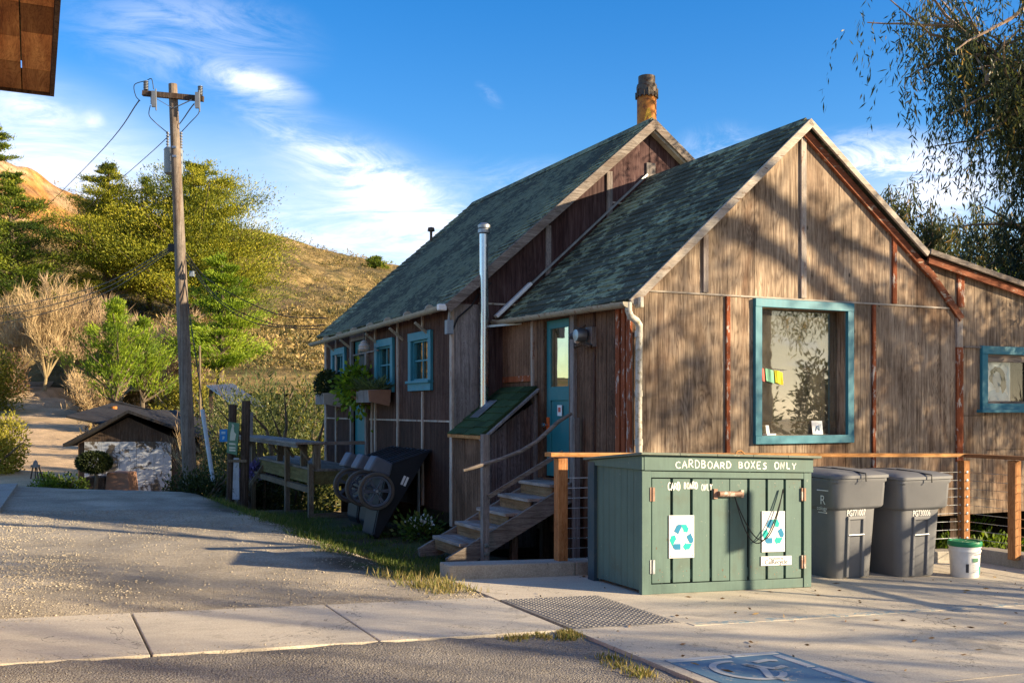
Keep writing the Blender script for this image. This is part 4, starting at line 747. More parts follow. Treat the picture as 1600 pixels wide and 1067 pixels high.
for k in range(n): a0 = BA0 - .05 + k * (1.99 / n); mb.slab((a0, BB0 - .07, 1.213), (1.99 / n - .003, 0, 0), (0, 1.03, -.090), (0, 0, .022), rnd.random())
skew(mb).build('lid', M['greenlid'], gb, bevel=.003); mb = MB(); mb.tube([(-.42, BB0 - .03, 1.20), (-.40, BB0 - .03, 1.225), (-.36, BB0 - .03, 1.23), (-.32, BB0 - .03, 1.20)], .008, 6); mb.build('lid_handle', M['orangex'], gb)
sx = np.linspace(BA0 + .10, BA1 - .095, 9); doors = []
for dn in range(2):
    mb = MB(); mb.box(sx[dn * 4] + .01, sx[dn * 4 + 4] - .01, BB0 + .03, BB0 + .045, .93, 1.0); mb.box(sx[dn * 4] + .01, sx[dn * 4 + 4] - .01, BB0 + .03, BB0 + .045, .12, .2)
    doors.append(skew(mb).build('door', M['green'], gb, label='left slatted door' if dn == 0 else 'right slatted door'))
    for k in range(4):
        a0, a1 = sx[dn * 4 + k], sx[dn * 4 + k + 1]; g0 = .006 if (k == 0) else .014
        if dn == 1 and k == 0: g0 = .003
        mb = MB(); mb.box(a0 + g0, a1 - (.014 if not (dn == 0 and k == 3) else .004), BB0 + .006, BB0 + .03, .09 + rnd.uniform(-.004, .006), 1.005, rnd.uniform(.3, .7)); skew(mb).build('slat', M['green'], doors[dn], bevel=.003)
mb = MB()
for k in range(34):
    a_ = rnd.uniform(BA0 + .02, BA1 - .02); z_ = rnd.choice((rnd.uniform(.10, .22), rnd.uniform(.9, 1.0), rnd.uniform(.1, 1.0))); near = min(abs(a_ - q) for q in sx)
    if near < .018: continue
    w_ = rnd.uniform(.002, .006); h_ = rnd.uniform(.003, .018); mb.add([(a_ + w_ * math.cos(q) * rnd.uniform(.6, 1.2), BB0 + .0052, z_ + h_ * math.sin(q) * rnd.uniform(.6, 1.2)) for q in np.linspace(0, 6.28, 7, endpoint=False)], [tuple(range(7))])
skew(mb).build('paint_chips', M['deckz'], doors[0], kind=None)
mb = MB()
for dn_ in range(8):
    for z_ in (.15, .19, .94, .975): disc(mb, (sx[dn_] + sx[dn_ + 1]) / 2 + rnd.uniform(-.03, .03), z_, .0035, .0035, BB0 + .0050, 6)
skew(mb).build('nail_heads', M['hinge'], doors[1])
for a, z, m_ in ((BA0 + .10, .87, 'hinge'), (BA0 + .10, .24, 'dsteel'), (BA1 - .09, .87, 'hinge'), (BA1 - .09, .24, 'hinge')):
    mb = MB(); mb.box(a - .025, a + .025, BB0 - .012, BB0 + .008, z - .06, z + .06); mb.tube([(a, BB0 - .014, z - .06), (a, BB0 - .014, z + .06)], .007, 8); skew(mb).build('hinge', M[m_], gb)
mb = MB(); mb.tube([(-.60, BB0 - .025, .875), (-.35, BB0 - .025, .875)], .026, 10); mb.box(-.64, -.60, BB0 - .012, BB0 + .006, .83, .92); mb.box(-.34, -.31, BB0 - .012, BB0 + .006, .84, .91); skew(mb).build('latch', M['hinge'], gb)
for k_, sag in enumerate((.0, .03)):
    mb = MB(); pts = []
    for i in range(25): t_ = i / 24; a = -.43 + .56 * t_; z = .87 + .05 * t_ - 4 * (.50 + sag) * t_ * (1 - t_) * (1 - .25 * (1 - t_)) + (.0); pts.append((a - .06 * math.sin(t_ * 3.1) * k_, BB0 - .02 - .035 * math.sin(t_ * math.pi) - .01 * k_, z))
    mb.tube(pts, .005, 6); skew(mb).build('cable', M['wire'], gb)
# signs
def sign(a0, a1, z0, z1, lab):
    mb = MB(); mb.box(a0, a1, BB0 - .004, BB0 + .002, z0, z1); so = skew(mb).build('sign', M['white'], gb, bevel=.001, label=lab)
    mb = MB()
    for a in (a0 + .018, a1 - .018):
        for z in (z0 + .02, z1 - .02): disc(mb, a, z, .006, .006, BB0 - .0052, 8)
    skew(mb).build('screws', M['hinge'], so); return so
def logo(so, cx, cz, s_):
    def put(mb, pts, k):
        q = k * 2 * math.pi / 3; mb.add([(cx + s_ * (x * math.cos(q) - y * math.sin(q)), BB0 - .0062, cz + s_ * (x * math.sin(q) + y * math.cos(q))) for x, y in pts], [tuple(range(len(pts)))])
    blue = [(-8, -.68), (-8, -.36)]
    for k in range(3):
        t1 = MB(); t2 = MB(); put(t2, [(-.08, -.70), (-.46, -.70), (-.56, -.66), (-.66, -.52), (-.60, -.40), (-.54, -.34), (-.08, -.34)], k)
        put(t1, [(.08, -.52), (.30, -.78), (.30, -.70), (.54, -.70), (.76, -.34), (.30, -.34), (.30, -.26)], k); skew(t1).build('logo_arrow', M['logo1'], so); skew(t2).build('logo_band', M['logo2'], so)

s1 = sign(-1.115, -.85, .31, .685, 'white recycling-arrows sign on the left door'); logo(s1, -.982, .485, .145); s2 = sign(-.10, .165, .34, .715, 'white recycling-arrows sign on the right door'); logo(s2, .03, .52, .145)
s3 = sign(-.11, .245, .215, .300, 'small white plate reading Purchased by CalRecycle')
def text(body, size, mat, parent, f, name='lettering'):   # built-in font, turned into mesh
    cu = bpy.data.curves.new('t', 'FONT'); cu.body = body; cu.size = size; cu.align_x = 'CENTER'; cu.align_y = 'CENTER'; to = bpy.data.objects.new('t', cu); S.collection.objects.link(to)
    dg = bpy.context.evaluated_depsgraph_get(); me = bpy.data.meshes.new_from_object(to.evaluated_get(dg)); vs = [f(v.co.x, v.co.y) for v in me.vertices]; fs_ = [tuple(p.vertices) for p in me.polygons]
    bpy.data.objects.remove(to); mb = MB(); mb.add(vs, fs_); return mb.build(name, mat, parent)
tf = lambda cx, cz: (lambda x, y: (cx + x, BB0 - .0062, cz + y + zl(cx + x)))
text('Purchased by', .031, M['ink'], s3, tf(.065, .279)); text('CalRecycle', .060, M['ink'], s3, tf(.065, .246))
# hand painted letters
STK = {'C': [[(.9, .85), (.6, 1), (.2, .85), (0, .5), (.2, .12), (.6, 0), (.95, .15)]], 'A': [[(0, 0), (.45, 1), (.95, 0)], [(.2, .38), (.75, .38)]], 'R': [[(.05, 0), (.08, 1), (.6, .98), (.8, .75), (.6, .52), (.1, .48)], [(.35, .48), (.9, 0)]],
       'D': [[(.05, 0), (.05, 1), (.5, .95), (.88, .6), (.8, .2), (.45, 0), (.05, 0)]], 'B': [[(.05, 0), (.05, 1), (.55, .95), (.7, .75), (.5, .53), (.08, .5)], [(.5, .53), (.85, .3), (.6, .02), (.05, 0)]],
       'O': [[(.45, 1), (.1, .8), (0, .45), (.2, .06), (.55, 0), (.9, .3), (.88, .75), (.5, 1)]], 'X': [[(0, 1), (.85, 0)], [(.85, 1), (0, 0)]], 'E': [[(.8, 1), (.08, .97), (.05, .5), (.6, .52)], [(.05, .5), (.08, .02), (.8, 0)]],
       'S': [[(.75, .88), (.45, 1), (.1, .8), (.3, .55), (.7, .4), (.72, .12), (.35, 0), (.0, .12)]], 'N': [[(0, 0), (.1, 1), (.7, .05), (.8, 1)]], 'L': [[(.1, 1), (.1, .03), (.75, 0)]], 'Y': [[(0, 1), (.4, .5), (.85, 1)], [(.45, .5), (.35, 0)]]}
def hand(txt, a0, a1, z0, h, b, w_, parent, slantd=0., seed=1):
    r = random.Random(seed); mb = MB(); n = len(txt); cw = (a1 - a0) / n
    for i, c in enumerate(txt):
        if c == ' ': continue
        hh = h * r.uniform(.85, 1.12); x0 = a0 + i * cw; dz = r.uniform(-.006, .006)
        for s_ in STK[c]:
            pts = [(x0 + cw * .78 * p[0] + r.uniform(-.0015, .0015), z0 + dz + hh * p[1]) for p in s_]
            P2 = []                                     # smooth
            for k in range(len(pts) - 1):
                for q in (0, .5): P2.append((pts[k][0] * (1 - q) + pts[k + 1][0] * q, pts[k][1] * (1 - q) + pts[k + 1][1] * q))
            P2.append(pts[-1]); m_ = len(P2); ww = w_ * r.uniform(.8, 1.15); L_ = []; R_ = []
            for k in range(m_):
                d_ = np.array(P2[min(k + 1, m_ - 1)]) - np.array(P2[max(k - 1, 0)]); d_ /= np.linalg.norm(d_) + 1e-9; nn_ = np.array([-d_[1], d_[0]]) * ww / 2 * r.uniform(.8, 1.2); L_.append(np.array(P2[k]) + nn_); R_.append(np.array(P2[k]) - nn_)
            mb.add([(p[0], b - r.uniform(0, .0006), p[1]) for p in L_ + R_], [(k, k + 1, m_ + k + 1, m_ + k) for k in range(m_ - 1)])
    skew(mb).build('lettering', M['wpaint'], parent)
hand('CARDBOARD BOXES ONLY', -1.06, .30, 1.105, .062, BB0 - .0265, .011, gb, seed=4); hand('CARD', -1.12, -.985, .905, .065, BB0 + .0045, .010, doors[0], seed=5); hand('BOARD', -.95, -.80, .915, .058, BB0 + .0045, .009, doors[0], seed=8); hand('ONLY', -.765, -.64, .905, .058, BB0 + .0045, .009, doors[0], seed=9)

pk = thing('parking_sign', 'steel parking sign on a post, out of view to the right of the plaza', 'sign', (6.95, 8.04, -.2), 'w')
mb = MB(); mb.tube([(6.95, 8.04, -.25), (6.95, 8.04, 2.25)], .035, 10); mb.build('post', M['dsteel'], pk, smooth=True)
mb = MB(); mb.slab((6.90, 7.89, 1.75), (.12, .17, 0), (.006, 0, 0), (0, 0, .5)); mb.build('plate', M['signblue'], pk)

# ------------------------------------------------------------------ two wheeled bins, bucket
def rrect(w_, d_, r, n=4):
    out = []
    for cx, cy, q0 in ((w_ / 2 - r, -d_ / 2 + r, -90), (w_ / 2 - r, d_ / 2 - r, 0), (-w_ / 2 + r, d_ / 2 - r, 90), (-w_ / 2 + r, -d_ / 2 + r, 180)):
        for k in range(n + 1): q = math.radians(q0 + 90 * k / n); out.append((cx + r * math.cos(q), cy + r * math.sin(q)))
    return out
def loft(mb, secs, cap0=True, cap1=True, tone=None):
    n = len(secs[0]); vs = [p for s_ in secs for p in s_]; fs_ = [(i * n + j, i * n + (j + 1) % n, (i + 1) * n + (j + 1) % n, (i + 1) * n + j) for i in range(len(secs) - 1) for j in range(n)]
    if cap0: fs_.append(tuple(range(n - 1, -1, -1)))
    if cap1: fs_.append(tuple((len(secs) - 1) * n + j for j in range(n)))
    return mb.add(vs, fs_, tone)
def wheelie(ac, bf, zb, lab, num, side, tilt=0):
    t_ = thing('wheeled_bin', lab, 'bin', (ac, bf + .3, zb), group='grey wheeled bins beside the green bin'); mb = MB()
    def sec(z, w_, d_, r, dy=0): return [(ac + x, bf + .3 + y + dy, zb + z) for x, y in rrect(w_, d_, r)]
    loft(mb, [sec(.0, .50, .50, .09), sec(.02, .53, .53, .10), sec(.70, .60, .64, .10, .02), sec(.72, .67, .70, .08, .0), sec(.74, .69, .73, .08, 0), sec(.97, .72, .77, .08, .01), sec(.985, .735, .79, .07, .01), sec(1.02, .735, .79, .07, .01)], True, True)
    body = mb.build('body', M['bin'], t_, smooth=True, bevel=0)
    yb = lambda z: bf + .3 - (.53 / 2 + (.64 - .53) / 2 * z / .7) + .02 * z / .7        # front skin
    mb = MB()                                             # front catch recess: proud frame round a dark hollow with a bar
    for (x0, x1, z0, z1) in ((-.115, -.085, .02, .60), (.085, .115, .02, .60), (-.115, .115, .60, .635)):
        q0, q1 = yb(z0), yb(z1); mb.add([(ac + x0, q0 - .022, zb + z0), (ac + x1, q0 - .022, zb + z0), (ac + x1, q1 - .018, zb + z1), (ac + x0, q1 - .018, zb + z1), (ac + x0 - .01, q0 + .01, zb + z0), (ac + x1 + .01, q0 + .01, zb + z0), (ac + x1 + .01, q1 + .01, zb + z1), (ac + x0 - .01, q1 + .01, zb + z1)], [(0, 1, 2, 3), (0, 4, 5, 1), (1, 5, 6, 2), (2, 6, 7, 3), (3, 7, 4, 0)])
    mb.build('front_rib', M['bin'], t_, bevel=.006)
    mb = MB(); mb.tube([(ac - .10, yb(.45) - .012, zb + .445), (ac + .10, yb(.45) - .012, zb + .445)], .013, 10); mb.build('catch_bar', M['dsteel'], t_, smooth=True)
    mb = MB(); loft(mb, [[(ac + x * s_, yb(.86) - .055 - (.05 * (s_ - .8) * 0) - dy, zb + .85 + z * s_) for x, z in rrect(.36, .11, .04)] for s_, dy in ((1.0, -.03), (.92, .004))], False, True); mb.build('grip', M['bin'], t_, smooth=True)
    mb = MB(); secs = []
    for z, w_, d_ in ((1.022, .765, .83), (1.05, .765, .83), (1.062, .72, .78), (1.085, .55, .6), (1.09, .3, .35)): secs.append([(ac + x, bf + .3 + y + .01, zb + z + .025 * (y + .4)) for x, y in rrect(w_, d_, .08)])
    loft(mb, secs); mb.build('lid', M['bin'], t_, smooth=True)
    mb = MB(); mb.tube([(ac - .05, bf + .72, zb + 1.10), (ac - .05, bf + .40, zb + 1.105), (ac - .02, bf + .0, zb + 1.085), (ac, bf - .135, zb + 1.07), (ac, bf - .14, zb + .99)], .007, 6); mb.tube([(ac - .12, bf + .22, zb + 1.115), (ac + .0, bf + .05, zb + 1.09), (ac + .0, bf - .12, zb + 1.07)], .005, 6); mb.build('lid_cord', M['wire'], t_)
    mb = MB(); mb.tube([(ac - .3, bf + .78, zb + .98), (ac + .3, bf + .78, zb + .98)], .018, 10); mb.build('handle', M['bin'], t_)
    for sx_ in (-.32, .29): mb = MB(); mb.lathe([(.0, 0), (.13, .005), (.14, .02), (.14, .05), (.13, .06), (0, .06)], (ac + sx_ - .03, bf + .62, zb + .14), 22, axis=0); mb.build('wheel', M['black'], t_, smooth=True)
    text(num, .068, M['white'], t_, lambda x, y: (ac - .02 + x * .72, yb(.70) - .058 + .0, zb + .705 + y * 1.1)) if False else None
    text(num, .080, M['white'], t_, lambda x, y: (ac - .0 + x * .72, bf + .3 - .5 * .60 - .026 - .0 + .02 , zb + .665 + y * 1.1))
    if side:
        fx = lambda cy, cz: (lambda x, y: (ac - .5 * (.70) - .012, cy - x, zb + cz + y)); text('R', .13, M['white'], t_, fx(bf + .08, .80)); text('cology', .055, M['white'], t_, fx(bf + .09, .72)); 
        mb = MB(); mb.box(ac - .365, ac - .362, bf + .0, bf + .16, zb + .895, zb + .905); mb.box(ac - .365, ac - .362, bf + .02, bf + .14, zb + .675, zb + .682); mb.build('lettering', M['white'], t_)
    return t_
wheelie(1.36, -2.06, zs(1.4), 'grey wheeled bin standing right against the green cardboard bin', 'PG771007', True); wheelie(2.17, -2.14, zs(2.2), 'grey wheeled bin next to the white bucket', 'PG730006', False)
bk = thing('bucket', 'white plastic bucket with green lid beside the wheeled bins', 'bucket', (2.75, -2.18, zs(2.75))); q = (2.75, -2.18, zs(2.75))
mb = MB(); mb.lathe([(0, 0), (.135, 0), (.14, .01), (.155, .27), (.162, .27), (.162, .285), (.156, .285), (.156, .31), (.163, .315), (.163, .33), (.158, .33), (.158, .36)], q, 32); mb.build('body', M['white'], bk, smooth=True)
mb = MB(); mb.lathe([(.166, .325), (.17, .33), (.172, .365), (.165, .378), (.15, .378), (.145, .368), (0, .37)], q, 32); mb.build('lid', plain('green_plastic', (.02, .22, .10), .4), bk, smooth=True)
def wrap(bkt, q0, q1, z0, z1, m_, r=.159):
    mb = MB(); n = 8; rr = lambda z: r - .02 * (1 - z / .27) + .001
    mb.add([(bkt[0] + rr(z) * math.cos(t), bkt[1] + rr(z) * math.sin(t), bkt[2] + z) for z in (z0, z1) for t in np.linspace(q0, q1, n)], [(i, i + 1, n + i + 1, n + i) for i in range(n - 1)]); mb.build('label_print', m_, bk, smooth=True)
wrap(q, -1.75, -1.15, .245, .252, plain('red_print', (.45, .05, .08), .5)); wrap(q, -1.9, -1.45, .17, .21, plain('green_print', (.12, .28, .16), .5)); wrap(q, -1.2, -.95, .03, .12, M['logo1']); wrap(q, -2.35, -2.15, .06, .15, M['ink'])
for k in range(5): wrap(q, -1.85, -1.35, .06 + k * .02, .066 + k * .02, M['facegrey'])
mb = MB(); mb.tube([(q[0] + .165, q[1], q[2] + .3), (q[0] + .20, q[1] - .01, q[2] + .22), (q[0] + .19, q[1] - .02, q[2] + .15), (q[0] + .16, q[1] - .03, q[2] + .1)], .004, 6); mb.build('handle', M['white'], bk)

# ------------------------------------------------------------------ cable railing
cr = thing('cable_railing', 'orange timber railing with steel cables along the plaza edge', 'railing', (1.5, -1.12, 0))
mb = MB(); mb.box(-1.56, -1.455, -1.17, -1.07, zs(-1.5) + .12, 1.13); mb.build('post', M['orange'], cr, bevel=.006)
PR = 3.95
for a, m_ in ((.9, 'orange'), (PR, 'orange')): mb = MB(); mb.box(a - .05, a + .05, -1.17, -1.07, zs(a) + .12, 1.10 - .02 * (a + 1.5)); mb.build('post', M[m_], cr, bevel=.006)
ra = lambda a: 1.145 - .020 * (a + 1.6)
mb = MB(); mb.slab((-1.65, -1.19, ra(-1.65)), (PR + 1.72, 0, ra(PR) - ra(-1.65)), (0, .14, 0), (0, 0, .04)); mb.build('top_rail', M['orangex'], cr, bevel=.004)
mb = MB(); mb.slab((PR - .07, -1.192, ra(PR) - .0), (.14, 0, 0), (0, -5.2, -.0), (0, 0, .04)); mb.build('top_rail', wood('shaded_orange_rail', (.17, .07, .025), (.26, .12, .05), (.36, .2, .1), axis='y'), cr, bevel=.004)  # rail turning from the sun, its shade put into the wood colour
for b in (-1.82, -4.2, -6): mb = MB(); mb.box(PR - .05, PR + .05, b - .05, b + .05, zs(4) + .10, 1.02); mb.build('post', M['orange'], cr, bevel=.006)
for k in range(9):
    z = .10 + k * .098; mb = MB(); mb.tube([(-1.46, -1.12, z + .05), (PR - .05, -1.12, z - .03)], .0035, 6); mb.tube([(PR, -1.16, z - .03), (PR, -6, z - .03)], .0035, 6); mb.build('cable', M['steel'], cr, smooth=True)
mb = MB()
for k in range(9): z = .07 + k * .098; mb.lathe([(.0, -.004), (.016, -.003), (.018, 0), (.018, .004), (0, .004)], (PR - .0, -1.174, z), 10, axis=1); mb.lathe([(0, -.005), (.014, -.004), (.014, .0)], (PR - .055, -1.12, z), 8, axis=0)
mb.build('cable_fittings', M['steel'], cr)

# ------------------------------------------------------------------ deck, bench shelf, carts
dk = thing('wooden_deck', 'grey timber deck with wide shelf rail beside the far cottage', 'deck', (-1.8, 8, -.3))
q0 = P(492, 806, 'z', -.25); q1 = P(456, 792, 'z', -.25); q2 = P(427, 771, 'z', -.25); DA = q0[0]; DN = q0[1]; DF = q2[1] + .3
mb = MB(); nb = 12
for k in range(nb): a0 = DA + k * (A0 - DA) / nb; mb.box(a0 + .003, a0 + (A0 - DA) / nb - .004, DN - .03, DF, .53, .57, rnd.uniform(.3, .8))
mb.build('decking', M['greyy'], dk); mb = MB(); mb.box(DA - .03, DA, DN - .03, DF, .30, .53); mb.box(DA, A0, DN - .06, DN - .031, .30, .53); mb.build('fascia', wood('mossy_fascia', (.07, .06, .02), (.16, .13, .05), (.26, .22, .1), axis='y', grain=14), dk)
mb = MB(); mb.box(DA - .05, A0 - .02, DN - .10, DN - .03, -.32, -.20); mb.box(DA - .1, DA, DN - 1.0 + 1, DF, .15, .25); mb.build('base_beam', M['deckw'], dk)
for b in (q0[1], q1[1], q2[1]):
    g = gab(DA, b) - .1
    mb = MB(); mb.box(DA - .12, DA - .03, b - .05, b + .05, g, 1.0 if b > q0[1] + .1 else .66); mb.build('post', M['deckz'], dk, bevel=.005)
mb = MB(); mb.box(DA - .02, DA + .10, DN - .02, DN + .10, .57, 1.0); mb.build('post', M['deckz'], dk)
for b in np.linspace(DN + 1.0, DF - .4, 3): mb = MB(); mb.box(DA, DA + .12, b, b + .09, .57, 1.0); mb.build('post', M['deckz'], dk)
for b in np.linspace(DN + .3, DF - .3, 5):
    mb = MB(); pts = [(DA - .02 + .06 * math.sin(t * 1.4) - .25 * t, b, .72 + .27 * t - .05 * math.sin(t * math.pi)) for t in np.linspace(0, 1, 6)]; mb.tube(pts, .03, 6); mb.build('bracket', M['deckz'], dk, smooth=True)
mb = MB(); mb.box(DA - .35, DA + .17, DN - .06, DF, 1.0, 1.04, .8); mb.box(DA - .33, DA - .30, DN - .04, DF - .02, .94, 1.0, .4); mb.build('shelf', M['greyy'], dk, bevel=.006, label='wide grey shelf on curved brackets')
mb = MB(); mb.box(DA + .1, A0 + .0, DN - .02, DN + .03, .985, 1.045); mb.build('handrail', M['greyx'], dk)
tp = P(423, 676, 'a', DA - .1); mb = MB(); mb.box(DA - .15, DA - .03, DF - .05, DF + .07, gab(DA, DF) - .2, 1.55); mb.build('post', M['grey'], dk)
mb = MB()
for k in range(4): mb.box(DA - .65 + .16 * k, DA - .45 + .16 * k, DF - 1.1, DF - .05, -.35 + .2 * k, -.31 + .2 * k)
mb.prism([(DA - .7, -.5), (DA - .6, -.5), (DA, .4), (DA, .5)], 'b', DF - 1.15, DF - 1.1); mb.build('steps', M['deckz'], dk)
# three dark carts stood on their noses
def cart(b, lab, first=None):
    t_ = thing('garden_cart', lab, 'cart', (-1.5, b, -.28), group='garden carts stood on end by the far cottage'); g = -.30
    prof = [P(x, y, 'b', b) for x, y in ((591, 840), (672, 703), (640, 723), (609, 722), (560, 775), (533, 770), (562, 803))] if first is None else first
    return t_, prof
CB = 4.35; raw = [(591, 841), (673, 703), (614, 723), (602, 748), (593, 790), (584, 835)]
pr0 = [P(x, y, 'b', CB)[0::2] for x, y in raw]; wc = P(587, 767, 'b', CB - .06); hb = [P(x, y, 'b', CB)[0::2] for x, y in ((573, 735), (586, 711), (612, 724), (607, 745))]
for k, lab in enumerate(('nearest of three black garden carts stood on end, white label on its side', 'middle of three black garden carts stood on end', 'farthest of three black garden carts stood on end, beside the deck')):
    b0 = CB + k * .66; t_ = thing('garden_cart', lab, 'cart', (-1.45, b0, -.3), group='garden carts stood on end by the far cottage'); mb = MB()
    if k: pr0 = [P(x, y, 'b', CB)[0::2] for x, y in ((603, 832), (673, 703), (616, 724), (609, 748), (604, 785), (599, 822))]
    for (u0, u1) in ((b0, b0 + .035), (b0 + .54, b0 + .575)): mb.prism(pr0, 'a' if False else 'b', u0, u1)
    for i in ((0, 1), (3, 4), (4, 5), (5, 0), (2, 3)):
        p, q = np.array(pr0[i[0]]), np.array(pr0[i[1]]); d_ = q - p; n_ = np.array([-d_[1], d_[0]]); n_ /= np.linalg.norm(n_); n_ *= .012; mb.prism([tuple(p - n_), tuple(q - n_), tuple(q + n_), tuple(p + n_)], 'b', b0 + .036, b0 + .54)
    mb.build('body', M['cart'], t_, bevel=.008); mb = MB(); p, q = np.array(pr0[1]), np.array(pr0[2])
    for s_ in (0.0, .33, .66): mb.box(-9, -9.001, 0, .001, 0, .001) if False else None
    for r in range(3):
        bb = b0 + .05 + r * .17; mb.slab((q[0], bb, q[1] - .02), (p[0] - q[0], 0, p[1] - q[1]), (0, .05, 0), (0, 0, .03))
    mb.slab((q[0], b0, q[1] - .035), (p[0] - q[0], 0, p[1] - q[1]), (0, .57, 0), (0, 0, .02)); mb.build('rim', M['cart'], t_, bevel=.004)
    mb = MB(); mb.prism(hb, 'b', b0 - .08, b0 + .22); mb.build('axle_housing', M['cartg'], t_, bevel=.03)
    for side in (0, 1):
        bc = b0 - .09 if side == 0 else b0 + .39
        if side == 1: continue
        mb = MB(); prf = [(.232, -.030), (.264, -.028), (.275, -.012), (.275, .012), (.264, .028), (.232, .030), (.225, .0), (.232, -.030)]; mb.lathe(prf, (wc[0], bc, wc[2]), 36, axis=1); wh = mb.build('wheel', M['tyre'], t_, smooth=True)
        mb = MB(); mb.lathe([(.195, -.02), (.222, -.022), (.222, .022), (.195, .02), (.195, -.02)], (wc[0], bc, wc[2]), 36, axis=1)
        for i in range(6):
            qn = i * math.pi / 3 + .3 * k
            for dq in (-.09, .09): mb.beam((wc[0] + .03 * math.cos(qn), bc, wc[2] + .03 * math.sin(qn)), (wc[0] + .2 * math.cos(qn + dq), bc, wc[2] + .2 * math.sin(qn + dq)), .02, .012, (0, 1, 0))
        mb.lathe([(0, -.03), (.035, -.028), (.04, 0), (.04, .03)], (wc[0], bc, wc[2]), 14, axis=1); mb.build('rim', M['cartg'], wh, smooth=True); mb = MB(); mb.box(wc[0] - .018, wc[0] + .018, bc - .036, bc - .03, wc[2] - .018, wc[2] + .018); mb.build('hub_cap', M['dsteel'], wh)
    if k == 0:
        c = P(632, 751, 'b', CB); mb = MB(); ax = np.array([.42, 0, .91]); az_ = np.array([-.91, 0, .42]); o_ = np.array([c[0], CB - .002, c[2]]) - ax * .07 - az_ * .045; mb.slab(o_, ax * .14, az_ * .035, (0, -.003, 0)); mb.slab(o_ + az_ * .05, ax * .14, az_ * .035, (0, -.003, 0)); mb.build('sticker', M['white'], t_)

# ------------------------------------------------------------------ foliage tools
def leaves(name, Pp, D, L, Wd_, tone, mat, parent=None, kind=None, loc=None):
    n = len(Pp); D = D / (np.linalg.norm(D, axis=1, keepdims=True) + 1e-9); r = RS.normal(size=(n, 3)); pr = np.cross(D, r); pr /= (np.linalg.norm(pr, axis=1, keepdims=True) + 1e-9)
    L = np.broadcast_to(np.asarray(L, float), (n,))[:, None]; W_ = np.broadcast_to(np.asarray(Wd_, float), (n,))[:, None]
    V = np.stack([Pp, Pp + D * L * .45 + pr * W_ / 2, Pp + D * L, Pp + D * L * .45 - pr * W_ / 2], 1).reshape(-1, 3); Fq = np.arange(4 * n).reshape(-1, 4)
    return meshnp(name, V, Fq, mat, np.clip(tone, 0, 1), parent, kind, loc=loc)
M['cyp'] = leafmat('cypress_needles', [(0, (.015, .034, .010)), (.4, (.06, .105, .014)), (.75, (.20, .245, .02)), (1, (.34, .34, .035))], trans=.2)  # ramp colours here and in pine carry shaded greens and lit tips
M['pine'] = leafmat('pine_needles', [(0, (.02, .04, .010)), (.32, (.085, .12, .015)), (.62, (.27, .285, .022)), (1, (.52, .45, .05))], trans=.2)
M['young'] = leafmat('young_cypress_needles', [(0, (.05, .08, .012)), (.45, (.17, .27, .022)), (1, (.40, .48, .04))])
M['yel'] = leafmat('yellow_green_leaves', [(0, (.09, .09, .015)), (.5, (.28, .26, .035)), (1, (.48, .40, .07))])
M['sage'] = leafmat('grey_green_leaves', [(0, (.035, .05, .018)), (.5, (.11, .14, .05)), (.85, (.22, .22, .07)), (1, (.36, .31, .08))])
M['darkg'] = leafmat('dark_shrub_leaves', [(0, (.015, .025, .010)), (.6, (.04, .055, .018)), (1, (.09, .10, .03))])
M['euc'] = leafmat('eucalyptus_leaves', [(0, (.016, .030, .022)), (.5, (.075, .095, .05)), (.75, (.15, .16, .055)), (.88, (.30, .21, .06)), (1, (.46, .28, .10))], .4, .4)
M['brush'] = leafmat('brown_brush', [(0, (.05, .035, .02)), (.5, (.16, .10, .055)), (1, (.30, .19, .10))])
M['twig'] = leafmat('tan_twigs', [(0, (.20, .13, .07)), (.5, (.42, .30, .16)), (1, (.60, .46, .26))], trans=0.0)
M['twigp'] = leafmat('pinkish_twigs', [(0, (.20, .13, .08)), (.5, (.40, .28, .17)), (1, (.56, .42, .26))], trans=0.0)
M['scrub'] = leafmat('hill_scrub', [(0, (.07, .075, .025)), (.3, (.17, .145, .05)), (.65, (.31, .225, .085)), (1, (.46, .33, .145))], trans=.15)
M['grassm'] = leafmat('grass_blades', [(0, (.04, .07, .015)), (.5, (.10, .15, .025)), (.8, (.22, .20, .06)), (1, (.42, .33, .15))])
M['flower'] = plain('white_petals', (.75, .75, .68), .7); M['purplef'] = plain('lavender_spikes', (.16, .12, .30), .8)
def limb(mb, p0, d, L, r0, r1, n=5, wob=.12, sides=6, grav=0.):
    pts = [np.array(p0, float)]; d = np.array(d, float); d /= np.linalg.norm(d)
    for i in range(n):
        d = d + RS.normal(size=3) * wob + np.array([0, 0, grav]); d /= np.linalg.norm(d); pts.append(pts[-1] + d * L / n)
    mb.tube(pts, list(np.linspace(r0, r1, len(pts))), sides, cap=False); return pts
def tree_thing(name, label, loc, group=None, cat='tree'): return thing(name, label, cat, tuple(float(q) for q in loc), 'w', group)
